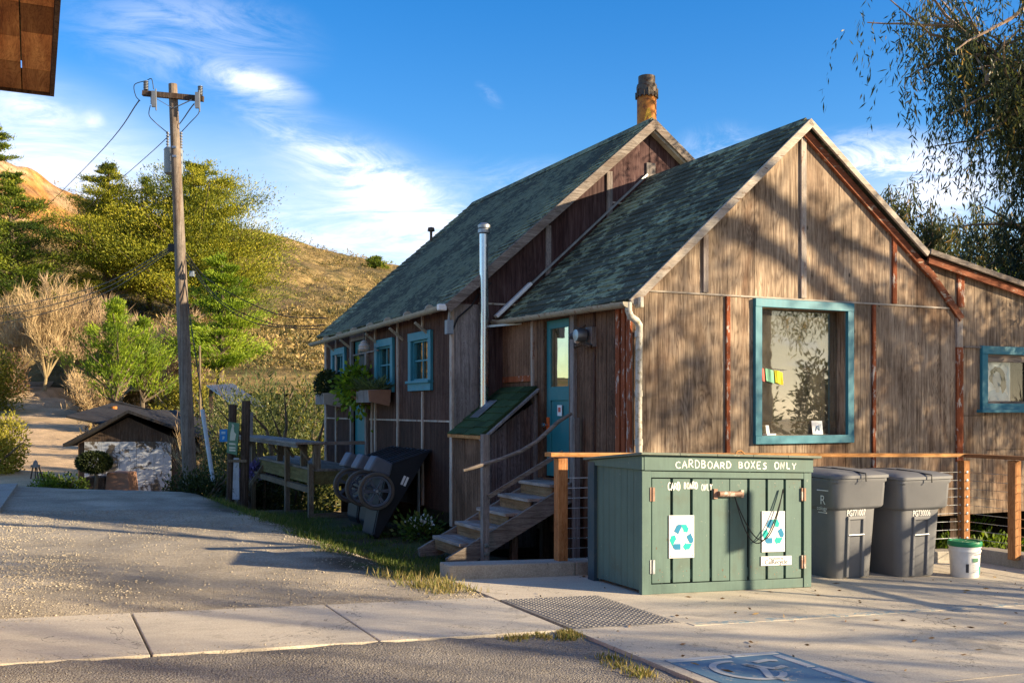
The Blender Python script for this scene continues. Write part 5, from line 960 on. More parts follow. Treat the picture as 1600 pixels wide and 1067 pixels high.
def conifer(name, label, px, Y, ytop, ybase, rpx, mat, nb=60, f0=.2, leaf=.34, dens=1., prof=None, tilt=.25, trunk_r=.3, base_z=None, flat=.26, group=None, leanx=0, lw=.26, cs=.12):
    leaf *= .72; dens *= .8
    x = (px - CX) / F * Y; zb = base_z if base_z is not None else CH + (HY - ybase) / F * Y; zt = CH + (HY - ytop) / F * Y; R_ = rpx / F * Y; H = zt - zb
    t_ = tree_thing(name, label, (x, Y, zb), group); mb = MB(); o = np.array([x, Y, zb]); tp = [o + np.array([leanx * f * H + .02 * H * math.sin(3 * f + px), .02 * H * math.cos(4 * f), f * H]) for f in np.linspace(-.06, .96, 9)]
    mb.tube(tp, list(np.linspace(trunk_r, trunk_r * .12, 9)), 8); PP = []; DD = []; TT = []
    prof = prof or (lambda f: (1 - f) ** .65 * (.35 + 2.2 * min(f, .3)))
    for i in range(nb):
        f = f0 + (1 - f0) * (i + rnd.random()) / nb; q = rnd.uniform(0, 2 * math.pi); L = R_ * prof((f - f0) / (1 - f0)) * rnd.uniform(.5, 1.35) * (1 if rnd.random() > .15 else .5); base = o + np.array([leanx * f * H, 0, f * H * .96])
        d = np.array([math.cos(q), math.sin(q), tilt * rnd.uniform(.2, 1.6)]); d /= np.linalg.norm(d); pts = limb(mb, base, d, L, trunk_r * .28 * (1 - f * .7) + .02, .02, 5, .10, 4, .03)
        nc = max(2, int(L / (.9 * leaf * 3))); bt = rnd.uniform(.25, .75)
        for c in range(nc * 2):
            s_ = rnd.uniform(.28, 1.05); k = min(int(s_ * 5), 4); pc = pts[k] + (pts[k + 1] - pts[k]) * (s_ * 5 - k); side = np.cross(d, (0, 0, 1)) * rnd.uniform(-1, 1) * L * .30 * s_
            n = int(80 * dens); cr_ = L * cs + leaf * .4; g_ = RS.normal(size=(n, 3)) * np.array([cr_, cr_, cr_ * flat]) ; PP.append(pc + side + g_); dd = RS.normal(size=(n, 3)) * .5 + d * 1.0 + np.array([0, 0, .45]); DD.append(dd); TT.append(bt + RS.normal(size=n) * .13 + g_[:, 2] / cr_ * .12 + rnd.uniform(-.14, .14))  # tone also rises with height in each clump, painting lit tops
    n = int(60 * dens); PP.append(tp[-1] + RS.normal(size=(n, 3)) * np.array([R_ * .06, R_ * .06, H * .03])); DD.append(RS.normal(size=(n, 3)) + np.array([0, 0, 1.2])); TT.append(np.full(n, .5))
    mb.build('trunk', M['bark'], t_, smooth=True); PP = np.concatenate(PP) - o; leaves('crown', PP, np.concatenate(DD), leaf * RS.uniform(.6, 1.2, len(PP)), leaf * lw, np.concatenate(TT), mat, t_); return t_
def shrub(name, label, c, r, n, mat, leaf=.12, lw=.45, lobes=9, up=.5, cat='shrub', group=None, hollow=.55, stems=5, tn=.5, flatbase=True):
    c = np.array(c, float); r = np.array(r if hasattr(r, '__len__') else (r, r, r), float); t_ = tree_thing(name, label, c, group, cat); PP = []; TT = []; DD = []
    for k in range(lobes):
        d = RS.normal(size=3); d /= np.linalg.norm(d); d[2] = abs(d[2]) if flatbase else d[2]; lc = d * r * RS.uniform(.25, .72); lr = r * RS.uniform(.32, .52); m_ = n // lobes
        s_ = RS.normal(size=(m_, 3)); s_ /= np.linalg.norm(s_, axis=1, keepdims=True); rad = RS.uniform(hollow, 1.08, (m_, 1)) ; p = lc + s_ * lr * rad; PP.append(p); DD.append(s_ * .8 + RS.normal(size=(m_, 3)) * .6 + np.array([0, 0, up])); TT.append(tn + rnd.uniform(-.2, .2) + RS.normal(size=m_) * .14)
    PP = np.concatenate(PP); DD = np.concatenate(DD); TT = np.concatenate(TT)
    if flatbase: k = PP[:, 2] > -.02 * r[2]; PP, DD, TT = PP[k], DD[k], TT[k]
    mb = MB()
    for k in range(stems): q = rnd.uniform(0, 6.28); limb(mb, c + np.array([0, 0, -.1]), (math.cos(q) * .7, math.sin(q) * .7, 1), r[2] * 1.0, .03 * r[2] + .008, .006, 4, .15, 5)
    mb.build('stem', M['bark'], t_); leaves('foliage', PP, DD, leaf * RS.uniform(.6, 1.3, len(PP)), leaf * lw, TT, mat, t_); return t_
def bare(name, label, base, H, spread, mat, nl=7, ntw=900, lean=(0, 0), group=None, tw=.02, trunkh=.15, tone=.5, fuzz=None):
    base = np.array(base, float); t_ = tree_thing(name, label, base, group); mb = MB(); tp = limb(mb, base - np.array([0, 0, .2]), (lean[0], lean[1], 1), H * trunkh + .2, .035 * H * .6, .03 * H * .5, 3, .05, 7); top = tp[-1]; tips = []
    for k in range(nl):
        q = 2 * math.pi * (k + rnd.random() * .6) / nl; sp = rnd.uniform(.25, 1) * spread; d = np.array([math.cos(q) * sp, math.sin(q) * sp, H * .75]); L = H * rnd.uniform(.55, .8); pts = limb(mb, top, d, L, .012 * H, .004 * H, 6, .09, 5)
        for j in range(2, 7):
            for m_ in range(2): dd = (pts[j] - pts[j - 1]); dd = dd / np.linalg.norm(dd) + RS.normal(size=3) * .45; p2 = limb(mb, pts[j], dd, H * rnd.uniform(.16, .32), .004 * H, .0015 * H, 4, .12, 4, .04); tips += p2[1:]
        tips += pts[3:]
    mb.build('trunk', wood('pale_tan_bark', (.2, .15, .08), (.34, .27, .15), (.48, .40, .24), grain=10, rings=False) if 'tanbark' not in M else M['tanbark'], t_, smooth=True)
    tips = np.array(tips); idx = RS.randint(0, len(tips), ntw); p = tips[idx] - base + RS.normal(size=(ntw, 3)) * H * .02; d = RS.normal(size=(ntw, 3)) * .42 + np.array([0, 0, 1.0]) + (tips[idx] - base) * np.array([.35, .35, 0]) / max(spread, .1) * .6
    L = H * RS.uniform(.06, .17, ntw); leaves('twigs', p, d, L, tw, tone + RS.normal(size=ntw) * .2, mat, t_); return t_
M['tanbark'] = wood('tan_bark', (.2, .15, .08), (.34, .27, .15), (.48, .40, .24), grain=10, rings=False)

# --- mid-distance trees
pf_pine = lambda f: (1 - f) ** .85 * (.78 + .75 * min(f, .35)) + .05; pf_cyp = lambda f: (1 - f) ** .75 * 1.1 + .06
conifer('cypress_tree', 'dark broad cypress at the left edge above the dirt road', 20, 92, 262, 545, 118, M['cyp'], 110, .12, .38, 1.3, pf_pine, .35, .45)
conifer('cypress_tree', 'tall layered cypress on the bank left of the utility pole', 168, 95, 250, 505, 104, M['pine'], 105, .14, .36, 1.2, pf_pine, .55, .45)
conifer('pine_tree', 'broad golden-green pine directly behind the utility pole', 305, 97, 250, 530, 165, M['pine'], 150, .10, .40, 1.25, pf_pine, .55, .5)
conifer('pine_tree', 'slim dark pine between the layered cypress and the broad pine', 228, 101, 268, 510, 42, M['cyp'], 40, .3, .38, 1.0, pf_cyp, .4, .35)
conifer('pine_tree', 'low yellow-green pine just right of the utility pole', 345, 62, 395, 600, 84, M['young'], 66, .08, .34, 1.2, pf_pine, .35, .25)
conifer('cypress_tree', 'young bright green cypress left of the pole, above the shed', 180, 44, 470, 640, 78, M['young'], 62, .03, .27, .62, pf_cyp, 1.2, .16, flat=.9, cs=.045, lw=.2)
conifer('cypress_tree', 'second leader of bright young cypress close to the pole', 224, 46, 500, 640, 62, M['young'], 50, .08, .27, .62, pf_cyp, 1.2, .12, flat=.9, cs=.045, lw=.2)
conifer('pine_tree', 'small lone tree on the hill crest beside the far roof', 586, 190, 402, 438, 20, M['cyp'], 26, .0, .8, .8, pf_cyp, .5, .3)
conifer('pine_tree', 'dark pine cut by the left edge on the hilltop', -8, 122, 182, 262, 24, M['cyp'], 34, .05, .5, .9, pf_cyp, .5, .3)
def gw(px, Y): x = (px - CX) / F * Y; return (x, Y, max(gh(x, Y), float(hillz(np.array(px * 1.), np.array(Y * 1.))) if Y > 66 else -9))
bare('bare_tree', 'bare tan-limbed tree at the bend of the dirt road', gw(70, 78), 7.2, 3.2, M['twig'], 10, 7000, group=None, tw=.035, trunkh=.14)
bare('bare_tree', 'bare pinkish twiggy tree behind the road bend', gw(112, 82), 7.6, 4.4, M['twigp'], 11, 9000, tw=.035, trunkh=.08)
bare('bare_tree', 'bare pinkish tree just left of the utility pole', gw(262, 66), 6.6, 3.2, M['twigp'], 10, 8000, tw=.035, trunkh=.08)
bare('bare_tree', 'low bare bush-like tree at left edge under the dark cypress', gw(22, 82), 6.4, 2.2, M['twig'], 8, 3000, tw=.035, trunkh=.08)
bare('bare_tree', 'thin bare tree behind the right roof slope of shed', gw(250, 34), 2.4, 1.6, M['twig'], 7, 1800, tw=.018, lean=(-.2, 0), trunkh=.1)
bare('bare_tree', 'bare straw-coloured sapling cluster behind the young cypress', gw(150, 56), 3.8, 2.0, M['twig'], 8, 3000, tw=.03, trunkh=.08)
def sh(name, label, px, Y, h, w_, n, mat, leaf, **k): g = gw(px, Y); return shrub(name, label, g, (w_, w_ * .8, h), n, mat, leaf, **k)
sh('bush', 'sunlit yellow-green bush at left edge of the dirt road', -6, 36, 2.3, 1.45, 6500, M['yel'], .13)
sh('bush', 'brown scrub mound on the bank left of the bare tree', 8, 74, 4.0, 2.6, 5200, M['brush'], .22); sh('bush', 'olive bush under the dark cypress at left edge', -20, 66, 6.0, 2.6, 5200, M['yel'], .24, tn=.3)
sh('bush', 'brown brush mound between road bend and young cypress', 165, 66, 2.6, 2.2, 4200, M['brush'], .2, tn=.4); sh('bush', 'dark brown brush above the left slope of shed roof', 185, 47, 1.6, 2.0, 4000, M['brush'], .16, tn=.2)
sh('bush', 'tan brush behind the ridge of the shed roof', 240, 42, 2.6, 2.2, 4200, M['yel'], .16, tn=.45); sh('bush', 'golden scrub under the broad pine', 300, 56, 4.2, 3.2, 5200, M['yel'], .22, tn=.35)
sh('bush', 'dark thicket at the foot of the utility pole', 305, 22.6, 1.3, 1.0, 4200, M['darkg'], .09); sh('bush', 'olive thicket behind the slanting white pole', 345, 25, 1.9, 1.3, 5200, M['sage'], .10, tn=.35)
sh('willow_shrub', 'tall grey-green willow shrub left of the far cottage', 452, 27, 4.3, 1.7, 17000, M['sage'], .16, lw=.25, lobes=16, stems=9, tn=.5); sh('willow_shrub', 'wispy grey-green willow behind the sign posts', 385, 31, 4.3, 1.8, 14000, M['sage'], .17, lw=.22, lobes=15, stems=9, tn=.55)
sh('willow_shrub', 'sunlit yellowish willow hugging the far corner of the cottage', 492, 33, 4.4, 1.5, 9000, M['yel'], .18, lw=.25, lobes=11, stems=6, tn=.35); sh('bush', 'dark shrub filling the space under the deck shelf', 452, 24.5, 1.7, 1.3, 5200, M['sage'], .11, tn=.35)
sh('bush', 'dark shrub between the sign posts and the deck', 402, 23, 1.5, .75, 3600, M['darkg'], .09); sh('bush', 'low leafy greenery left of the whitewashed shed', 92, 27.5, 1.0, .85, 5000, M['young'], .09, tn=.15); sh('bush', 'low dark greenery beside the lantern stand', 62, 26.5, .75, .6, 3200, M['young'], .08, tn=.1)
bare('bare_shrub', 'leafless arching shrub drooping over the shed roof', gw(312, 26.8), 2.6, 1.8, M['twig'], 6, 900, tw=.012, lean=(-.3, 0), trunkh=.1, tone=.2)
tp_ = thing('topiary_bush', 'round dark clipped bush on a short stem before the whitewashed shed', 'shrub', tuple(PW(148, 758, 28)), 'w'); mb = MB(); o = PW(148, 775, 28); mb.tube([o, o + np.array([.05, 0, .5]), o + np.array([0, 0, .8])], [.06, .05, .04], 6); mb.build('stem', M['bark'], tp_)
n = 4200; s_ = RS.normal(size=(n, 3)); s_ /= np.linalg.norm(s_, axis=1, keepdims=True); leaves('foliage', PW(147, 722, 28) - PW(148, 758, 28) + s_ * np.array([.44, .4, .27]) * RS.uniform(.7, 1.05, (n, 1)), s_ + RS.normal(size=(n, 3)) * .4, .08, .04, .4 + RS.normal(size=n) * .2, M['darkg'], tp_)
for k, (px_, Y_, h_, w_) in enumerate(((390, 60, 2.6, 2.6), (440, 62, 3.2, 3.0), (485, 61, 2.7, 2.6), (525, 62, 3.4, 2.8), (560, 60, 2.6, 2.4))):
    sh('bush', ('leftmost', 'second', 'middle', 'fourth', 'rightmost')[k] + ' in a row of tawny bushes along the hill foot left of the far cottage', px_, Y_, h_, w_, 3600, M['scrub'], .2, tn=.45, lobes=10, group='bushes along the hill foot')
for k, (px_, Y_, h_, w_, m_, tn_) in enumerate(((405, 50, 3.6, 3.0, 'yel', .25), (450, 46, 3.4, 2.4, 'sage', .5), (495, 52, 4.4, 3.0, 'yel', .3), (535, 46, 3.6, 2.4, 'sage', .45), (350, 54, 3.2, 2.6, 'sage', .6), (255, 58, 3.0, 2.4, 'brush', .6))):
    sh('bush', ('round golden bush right of the low pine', 'grey-green bush behind the tall willow shrub', 'golden bush at the foot of the hill left of the far eave', 'grey-green bush half hidden by the far cottage', 'sage bush at the foot of the low pine', 'brown bush between the young cypress and the pole')[k], px_, Y_, h_, w_, 5200, M[m_], .17, tn=tn_, lobes=12)
# hill scrub: uncountable
n = 21000; pxr = RS.uniform(-150, 760, n); Yr_ = 50 * (205 / 50) ** RS.uniform(0, 1, n); lowm = (Yr_ < 68) & (pxr < 170); pxr = np.where(lowm, pxr + 300, pxr); dens_ = fbm((pxr - CX) / F * Yr_, Yr_, .06, 4, 77); kp = RS.uniform(0, 1, n) < ss(dens_, .38, .62) ; pxr, Yr_ = pxr[kp], Yr_[kp]
zb_ = np.where(Yr_ < 66, hgt((pxr - CX) / F * Yr_, Yr_), hillz(pxr, Yr_)); ctr = np.stack([(pxr - CX) / F * Yr_, Yr_, zb_], 1); m_ = 22; szb = RS.uniform(.22, .62, len(ctr)) * np.interp(Yr_, [50, 120], [.75, 1.1]) * (1 + 1.2 * (RS.uniform(0, 1, len(ctr)) > .93)); sv = RS.normal(size=(len(ctr), m_, 3)); sv /= np.linalg.norm(sv, axis=2, keepdims=True); sv[:, :, 2] = np.abs(sv[:, :, 2]) * .8
pp = (ctr[:, None, :] + sv * szb[:, None, None] * RS.uniform(.5, 1, (len(ctr), m_, 1))).reshape(-1, 3); tt = np.repeat(RS.uniform(0, .95, len(ctr)), m_) + RS.normal(size=len(pp)) * .08
leaves('hillside_scrub', pp, sv.reshape(-1, 3) + RS.normal(size=(len(pp), 3)) * .5, np.repeat(szb, m_) * .42, np.repeat(szb, m_) * .16, tt, M['scrub'], kind='stuff')

# --- eucalyptus: hanging leaf strands
def euc(name, label, base, H, crown, nl, nstr, leaf=.15, seed=1, lean=(0, 0), tr=.35, limbs=None, strand=(.5, 1.4), lps=16, tone=.42, skirt=0.4):
    st_ = RS.get_state(); RS.seed(seed); base = np.array(base, float); t_ = tree_thing(name, label, base); mb = MB(); tp = limb(mb, base - np.array([0, 0, .3]), (lean[0], lean[1], 1), H * .6, tr, tr * .55, 6, .05, 10); nodes = []
    tg = limbs or [(math.cos(q) * crown * RS.uniform(.5, 1), math.sin(q) * crown * RS.uniform(.5, 1), H * RS.uniform(.6, 1.0)) for q in np.linspace(0, 6.28, nl, endpoint=False)]
    for g in tg:
        s0 = tp[RS.randint(3, 7)]; g = base + np.array(g); d = g - s0; L = np.linalg.norm(d); pts = [s0 + d * f + np.array([0, 0, math.sin(f * math.pi) * L * .12]) + RS.normal(size=3) * L * .025 * (0 < f < 1) for f in np.linspace(0, 1, 8)]; mb.tube(pts, list(np.linspace(tr * .38, tr * .06, 8)), 7, cap=False)
        for k in range(2, 8):
            for m_ in range(3): dd = d / L * .8 + RS.normal(size=3) * .6; p2 = limb(mb, pts[k], dd, L * RS.uniform(.18, .38), tr * .09, tr * .025, 5, .14, 4, -.04); nodes += p2[1:]
        nodes += pts[4:]
    mb.build('trunk', M['ebark'], t_, smooth=True); nodes = np.array(nodes); idx = RS.randint(0, len(nodes), nstr); s0 = nodes[idx] + RS.normal(size=(nstr, 3)) * .15; Ls = RS.uniform(strand[0], strand[1], nstr); side = RS.normal(size=(nstr, 3)) * np.array([.35, .35, 0]); PP = []; DD = []; TT = []; tn = tone + RS.normal(size=nstr) * .2; tw_ = []
    for k in range(lps):
        f = (k + RS.uniform(0, 1, nstr)) / lps; pos = s0 + side * (Ls * f)[:, None] * (1.2 - .7 * f)[:, None] - np.array([0, 0, 1.]) * (Ls * f ** 1.25)[:, None]; PP.append(pos + RS.normal(size=(nstr, 3)) * .03); DD.append(RS.normal(size=(nstr, 3)) * .42 + np.array([0, 0, -.9]) + side * .5); TT.append(tn + RS.normal(size=nstr) * .12)
    PP = np.concatenate(PP) - base; leaves('crown', PP, np.concatenate(DD), leaf * RS.uniform(.6, 1.25, len(PP)), leaf * .17, np.concatenate(TT), M['euc'], t_); RS.set_state(st_); return t_
euc('eucalyptus_tree', 'tall eucalyptus with drooping leaves reaching in at upper right', (10.1, 15.5, gh(10.1, 15.5)), 10.5, 4.5, 9, 3900, .145, 5, limbs=[(-2.2, 0, 7.6), (-3.2, .3, 9.2), (-2.9, .5, 9.0), (-3.0, -.2, 8.2), (-2.0, 1, 6.3), (-1.9, .4, 5.4), (-1.3, .5, 4.8), (-2.8, -.5, 9.7), (-1.8, .3, 7.0), (-2.2, .3, 8.6), (2, 2, 8), (-1.5, .5, 8.2), (-1.2, 0, 6.8), (-1.0, .5, 5.8)], strand=(.5, 1.3), lps=20)
euc('eucalyptus_tree', 'rounder distant eucalyptus showing above the lean-to roof', (12.3, 30, -1.5), 9.0, 3.0, 9, 2300, .24, 9, limbs=[(-2.0, 0, 8.0), (-1.0, 0, 8.7), (0, 0, 8.4), (1.4, 0, 8.0), (-1.6, .5, 6.9), (.6, .5, 7.2), (2.2, .5, 7.4)], strand=(.5, 1.1), lps=14, tone=.55, tr=.22)
shrub('tree', 'light green leafy treetop at the right edge above lean-to roof', (13.6, 26, 3.2), (1.6, 1.4, 2.6), 6000, M['young'], .17, lobes=12, cat='tree', tn=.35)
# roadside trees out of frame to the right whose shadows fall over wall and paving
def caster(name, label, trunk, limbs, clusters, n_per, seed, strand=(.5, 1.1), leaf=.17, lps=14, spread=.28, tr=.18, tone=.45):
    # a eucalyptus with given limb lines and foliage masses (world points)
    st_ = RS.get_state(); RS.seed(seed); base = np.array(trunk[0], float); t_ = tree_thing(name, label, base); mb = MB(); mb.tube(trunk, list(np.linspace(tr, tr * .5, len(trunk))), 10, cap=False)
    for L_, r in limbs: mb.tube([np.array(p) + RS.normal(size=3) * .04 for p in L_], list(np.linspace(r, r * .35, len(L_))), 7, cap=False)
    P0 = []
    for c, k, s_ in clusters:
        m_ = int(n_per * k); P0.append(np.array(c) + RS.normal(size=(m_, 3)) * spread * s_)
        for i in range(5): limb(mb, np.array(c) + np.array([0, 0, .3]), RS.normal(size=3) + np.array([0, 0, -.3]), .9 * s_, .02, .006, 4, .2, 4)
    mb.build('trunk', M['ebark'], t_, smooth=True); s0 = np.concatenate(P0); n = len(s0); Ls = RS.uniform(strand[0], strand[1], n); side = RS.normal(size=(n, 3)) * np.array([.35, .35, 0]); tn = tone + RS.normal(size=n) * .2; PP = []; DD = []; TT = []
    for k in range(lps):
        f = (k + RS.uniform(0, 1, n)) / lps; PP.append(s0 + side * (Ls * f)[:, None] - np.array([0, 0, 1.]) * (Ls * f ** 1.25)[:, None] + RS.normal(size=(n, 3)) * .03); DD.append(RS.normal(size=(n, 3)) * .42 + np.array([0, 0, -.9]) + side * .5); TT.append(tn + RS.normal(size=n) * .12)
    PP = np.concatenate(PP) - base; leaves('crown', PP, np.concatenate(DD), leaf * RS.uniform(.6, 1.25, len(PP)), leaf * .17, np.concatenate(TT), M['euc'], t_); RS.set_state(st_)
def up(p, x): d = x - p[0]; return (x, p[1] + d * SUN.y / SUN.x, p[2] + d * SUN.z / SUN.x)
def wl(a, z, x=15.): return up(tuple(Wd(a, 0, z)), x)
TX = 15.; tb = (TX, 6.9, -.3)
caster('eucalyptus_tree', 'roadside eucalyptus off to the right shading the gable', [tb, (TX, 6.8, 3), (TX - .1, 6.9, 5.5), (TX, 7.1, 7.6)],
    [([(TX, 7.1, 7.2), wl(.6, 4.85), wl(1.5, 4.4), wl(2.4, 3.9), wl(3.3, 3.2), wl(4.3, 2.55)], .16), ([(TX, 7.0, 6.8), wl(.5, 4.0), wl(1.3, 3.75), wl(2.1, 3.5), wl(3.0, 3.0), wl(3.9, 2.6), wl(4.8, 2.3)], .15), ([wl(2.4, 3.9), wl(3.2, 3.6), wl(4.2, 3.5), wl(5.4, 2.9)], .09),
     ([(TX, 6.9, 5.5), wl(.3, 2.5), wl(1.0, 1.9)], .06), ([wl(3.3, 3.2), wl(3.9, 2.4), wl(4.2, 1.6), wl(4.9, .9)], .08)],
    [(wl(3.8, 2.9), 1., 1.2), (wl(4.3, 2.4), 1.2, 1.4), (wl(4.6, 1.7), 1.2, 1.4), (wl(5.1, 2.6), 1., 1.3), (wl(3.9, 1.5), .7, 1.3), (wl(5.7, 3.0), 1.1, 1.5), (wl(5.9, 2.0), 1.2, 1.5), (wl(6.9, 2.4), 1.5, 2.), (wl(4.9, .8), .9, 1.6), (wl(.45, 2.3), .8, 1.3), (wl(.9, 1.6), .8, 1.4), (wl(.9, 3.7), .5, 1.1), (wl(2.0, 3.9), .35, 1.2), (wl(3.6, 4.1), .4, 1.0), (wl(2.5, 1.2), .25, 1.5)], 92, 21)
def gnd(x, y, X=20.): return up((x, y, .0), X)
caster('eucalyptus_tree', 'thin roadside eucalyptus behind the viewer to the right', [(20, 1.2, -.3), (20, 1.0, 3), (20.1, .9, 5)],
    [([(20, 1.0, 3.6), gnd(4.6, 8.1), gnd(2.5, 8.6), gnd(1.0, 8.35)], .085), ([(20, 1, 3.2), gnd(6.2, 7.4), gnd(4.4, 7.6), gnd(2.2, 7.2), gnd(.2, 7.3)], .095), ([(20, .9, 4.6), gnd(-1.5, 7.2), gnd(-4, 7.9)], .08), ([gnd(4.6, 8.1), gnd(4.2, 9.4), gnd(3.2, 10.2)], .035)],
    [(gnd(4.4, 9.3), .5, 1.2), (gnd(2.5, 7.7), .35, 1.2), (gnd(-.5, 7.0), .4, 1.3), (gnd(-3.0, 8.4), .45, 1.3), (gnd(-5.5, 9.6), .5, 1.5), (gnd(-3.6, 6.4), .35, 1.3), (gnd(3.9, 10.4), .6, 1.0), (gnd(1.2, 6.6), .6, 1.2), (gnd(3.4, 8.4), .35, .9)], 72, 33, leaf=.19)
euc('eucalyptus_tree', 'large roadside eucalyptus far behind the viewer to the right', (27, -4.2, -.2), 9, 4, 8, 900, .24, 44, limbs=[(-2.5, 2.0, 5.2), (-1.4, -1.6, 6.6), (1.8, 1.4, 6.0), (1.8, -.4, 7.2), (-1.2, 2.6, 6.0), (.2, -2.6, 5.6), (0, 1.2, 5.0), (0, 2.2, 6.6)], lps=14, strand=(.6, 1.5), tr=.4)
for k, (x_, y_, rx_, h_) in enumerate(((21, 12.2, 2.2, 3.0), (24.5, 7.4, 1.9, 3.2), (25.2, 4.4, 1.7, 4.2), (25.5, 1.2, 1.9, 2.9), (26, -1.8, 1.9, 3.4))):  # unseen bushes added to give the window glass something dark to reflect
    shrub('reflection_bush', ('tall', 'wide', 'pointed', 'low', 'rounded')[k] + ' unseen bush added right of the plaza for the window reflections', (x_, y_, gh(x_, y_)), (rx_, rx_, h_), 3600, M['darkg'], .2, lobes=9, cat='bush')

# ------------------------------------------------------------------ utility pole and lines
PY = 24.; pb = PW(297, 758, PY); pt0 = PW(270, 132, PY); pol = thing('utility_pole', 'tall weathered timber utility pole with crossarm and grey transformer', 'utility pole', tuple(pb), 'w'); ax_ = (pt0 - pb); 
at_ = lambda y: pb + ax_ * ((758 - y) / (758 - 132.))
mb = MB(); mb.tube([pb - ax_ * .05, pb, at_(600), at_(450), at_(300), at_(200), pt0], [.165, .16, .148, .135, .12, .108, .098], 16); mb.build('pole', M['polew'], pol, smooth=True)
c0 = PW(223, 146, PY - .12); c1 = PW(318, 155, PY - .12); mb = MB(); mb.beam(c0, c1, .10, .12); mb.build('crossarm', M['shedw'], pol)
for s0, s1 in ((PW(240, 152, PY - .16), PW(269, 169, PY - .16)), (PW(300, 156, PY - .16), PW(272, 169, PY - .16))): mb = MB(); mb.beam(s0, s1, .012, .04, (0, 1, 0)); mb.build('brace', M['dsteel'], pol)
def insul(c, h, r, par): 
    mb = MB(); pr = []; n = 6
    for k in range(n): z = k * h / n; pr += [(r * .45, z), (r, z + h / n * .25), (r, z + h / n * .45), (r * .5, z + h / n * .7)]
    pr.append((r * .3, h)); mb.lathe([(0.001, 0)] + pr + [(0, h)], c, 12); mb.build('insulator', M['ceram'], par, smooth=True)
insul(PW(228, 141, PY - .12), .22, .062, pol); insul(PW(313, 149, PY - .12), .22, .062, pol); insul(PW(238, 163, PY - .2), .20, .045, pol); insul(PW(307, 166, PY - .2), .20, .045, pol)
for x, y in ((240, 146), (308, 148)): mb = MB(); p = PW(x, y, PY - .22); mb.box(p[0] - .04, p[0] + .04, p[1] - .03, p[1] + .03, p[2] - .32, p[2] + .05); mb.tube([p + np.array([.05, 0, .1]), p + np.array([.06, 0, -.4])], .018, 6); mb.build('fuse_cutout', M['ceram'], pol)
tcn = PW(271, 272, PY + .38); mb = MB(); mb.lathe([(0, 0), (.20, 0), (.215, .03), (.215, .54), (.225, .56), (.20, .60), (.05, .63), (0, .63)], tcn - np.array([0, -.0, 0.0]) + np.array([.0, .0, 0]), 22); tr_ = mb.build('transformer', M['trafo'], pol, smooth=True)
for x, y in ((262, 232), (283, 232)): insul(PW(x, y, PY + .25), .40, .04, tr_)
mb = MB(); mb.beam(at_(232) + np.array([0, -.13, 0]), at_(238) + np.array([0, .3, 0]), .1, .05); mb.beam(at_(246) + np.array([0, -.13, 0]), at_(250) + np.array([0, .3, 0]), .1, .05); mb.build('mount', M['dsteel'], tr_)
def wireP(name, pts, lab=None, r=.012, par=None, cat='wire'):
    mb = MB(); P_ = [np.array(p) for p in pts]; out = []
    for i in range(len(P_) - 1):
        for t in np.linspace(0, 1, 8, endpoint=False):
            p0_ = P_[max(i - 1, 0)]; p1_ = P_[i]; p2_ = P_[i + 1]; p3_ = P_[min(i + 2, len(P_) - 1)]; out.append(.5 * (2 * p1_ + (p2_ - p0_) * t + (2 * p0_ - 5 * p1_ + 4 * p2_ - p3_) * t * t + (3 * p1_ - p0_ - 3 * p2_ + p3_) * t ** 3))
    out.append(P_[-1]); mb.tube(out, r, 5)
    if par is not None: return mb.build(name, M['wire'], par, smooth=True)
    return mb.build(name, M['wire'], off=tuple(P_[0]), frame='w', smooth=True, label=lab, cat=cat)
Wy = PY - .15
wireP('jumper_wire', [PW(226, 127, Wy), PW(210, 133, Wy), PW(212, 150, Wy), PW(219, 158, Wy)], par=pol, r=.01); wireP('jumper_wire', [PW(230, 126, Wy), PW(237, 124, Wy), PW(240, 140, Wy)], par=pol, r=.01)
wireP('jumper_wire', [PW(235, 165, Wy), PW(233, 180, Wy), PW(243, 192, Wy), PW(262, 208, Wy + .3)], par=pol, r=.01); wireP('jumper_wire', [PW(311, 168, Wy), PW(310, 178, Wy), PW(297, 192, Wy), PW(284, 206, Wy + .3)], par=pol, r=.01)
wireP('power_line', [PW(217, 158, Wy), PW(150, 245, 42), PW(40, 355, 80)], 'thin power line running down left from the crossarm tip', .016); wireP('power_line', [PW(303, 163, Wy), PW(240, 235, 42), PW(130, 330, 80)], 'thin power line passing behind the pole from the right crossarm end', .016)
tt_ = at_(386) + np.array([-.12, 0, 0])
for k, (y1, y0) in enumerate(((480, 383), (492, 386), (503, 389))): wireP('telephone_line', [at_(y0) + np.array([-.14, 0, 0]), PW(150, 448 + 8 * k, 30), PW(10, y1, 38), PW(-60, y1 + 4, 42)], ('uppermost', 'middle', 'lowest')[k] + ' of three dark telephone lines leaving the pole to the left', .013)
for k, (a_, b_, c_) in enumerate((((330, 440), (430, 490), (512, 497)), ((345, 470), (430, 507), (508, 508)), ((335, 465), (400, 505), (505, 515)))): wireP('telephone_line', [at_(395 + 6 * k) + np.array([.14, 0, 0]), PW(*a_, 23.5), PW(*b_, 22.5), PW(c_[0], c_[1], 21.3)], ('highest', 'middle', 'lowest')[k] + ' of three drooping lines from the pole to the far cottage', .011)
mb = MB(); p = at_(388); mb.box(p[0] - .26, p[0] - .10, p[1] - .06, p[1] + .06, p[2] - .08, p[2] + .10); mb.build('splice_box', M['wire'], pol); mb = MB(); p = PW(300, 428, PY - .15); mb.box(p[0] - .05, p[0] + .05, p[1] - .05, p[1] + .05, p[2] - .06, p[2] + .06); mb.build('splice_box', M['trafo'], pol)
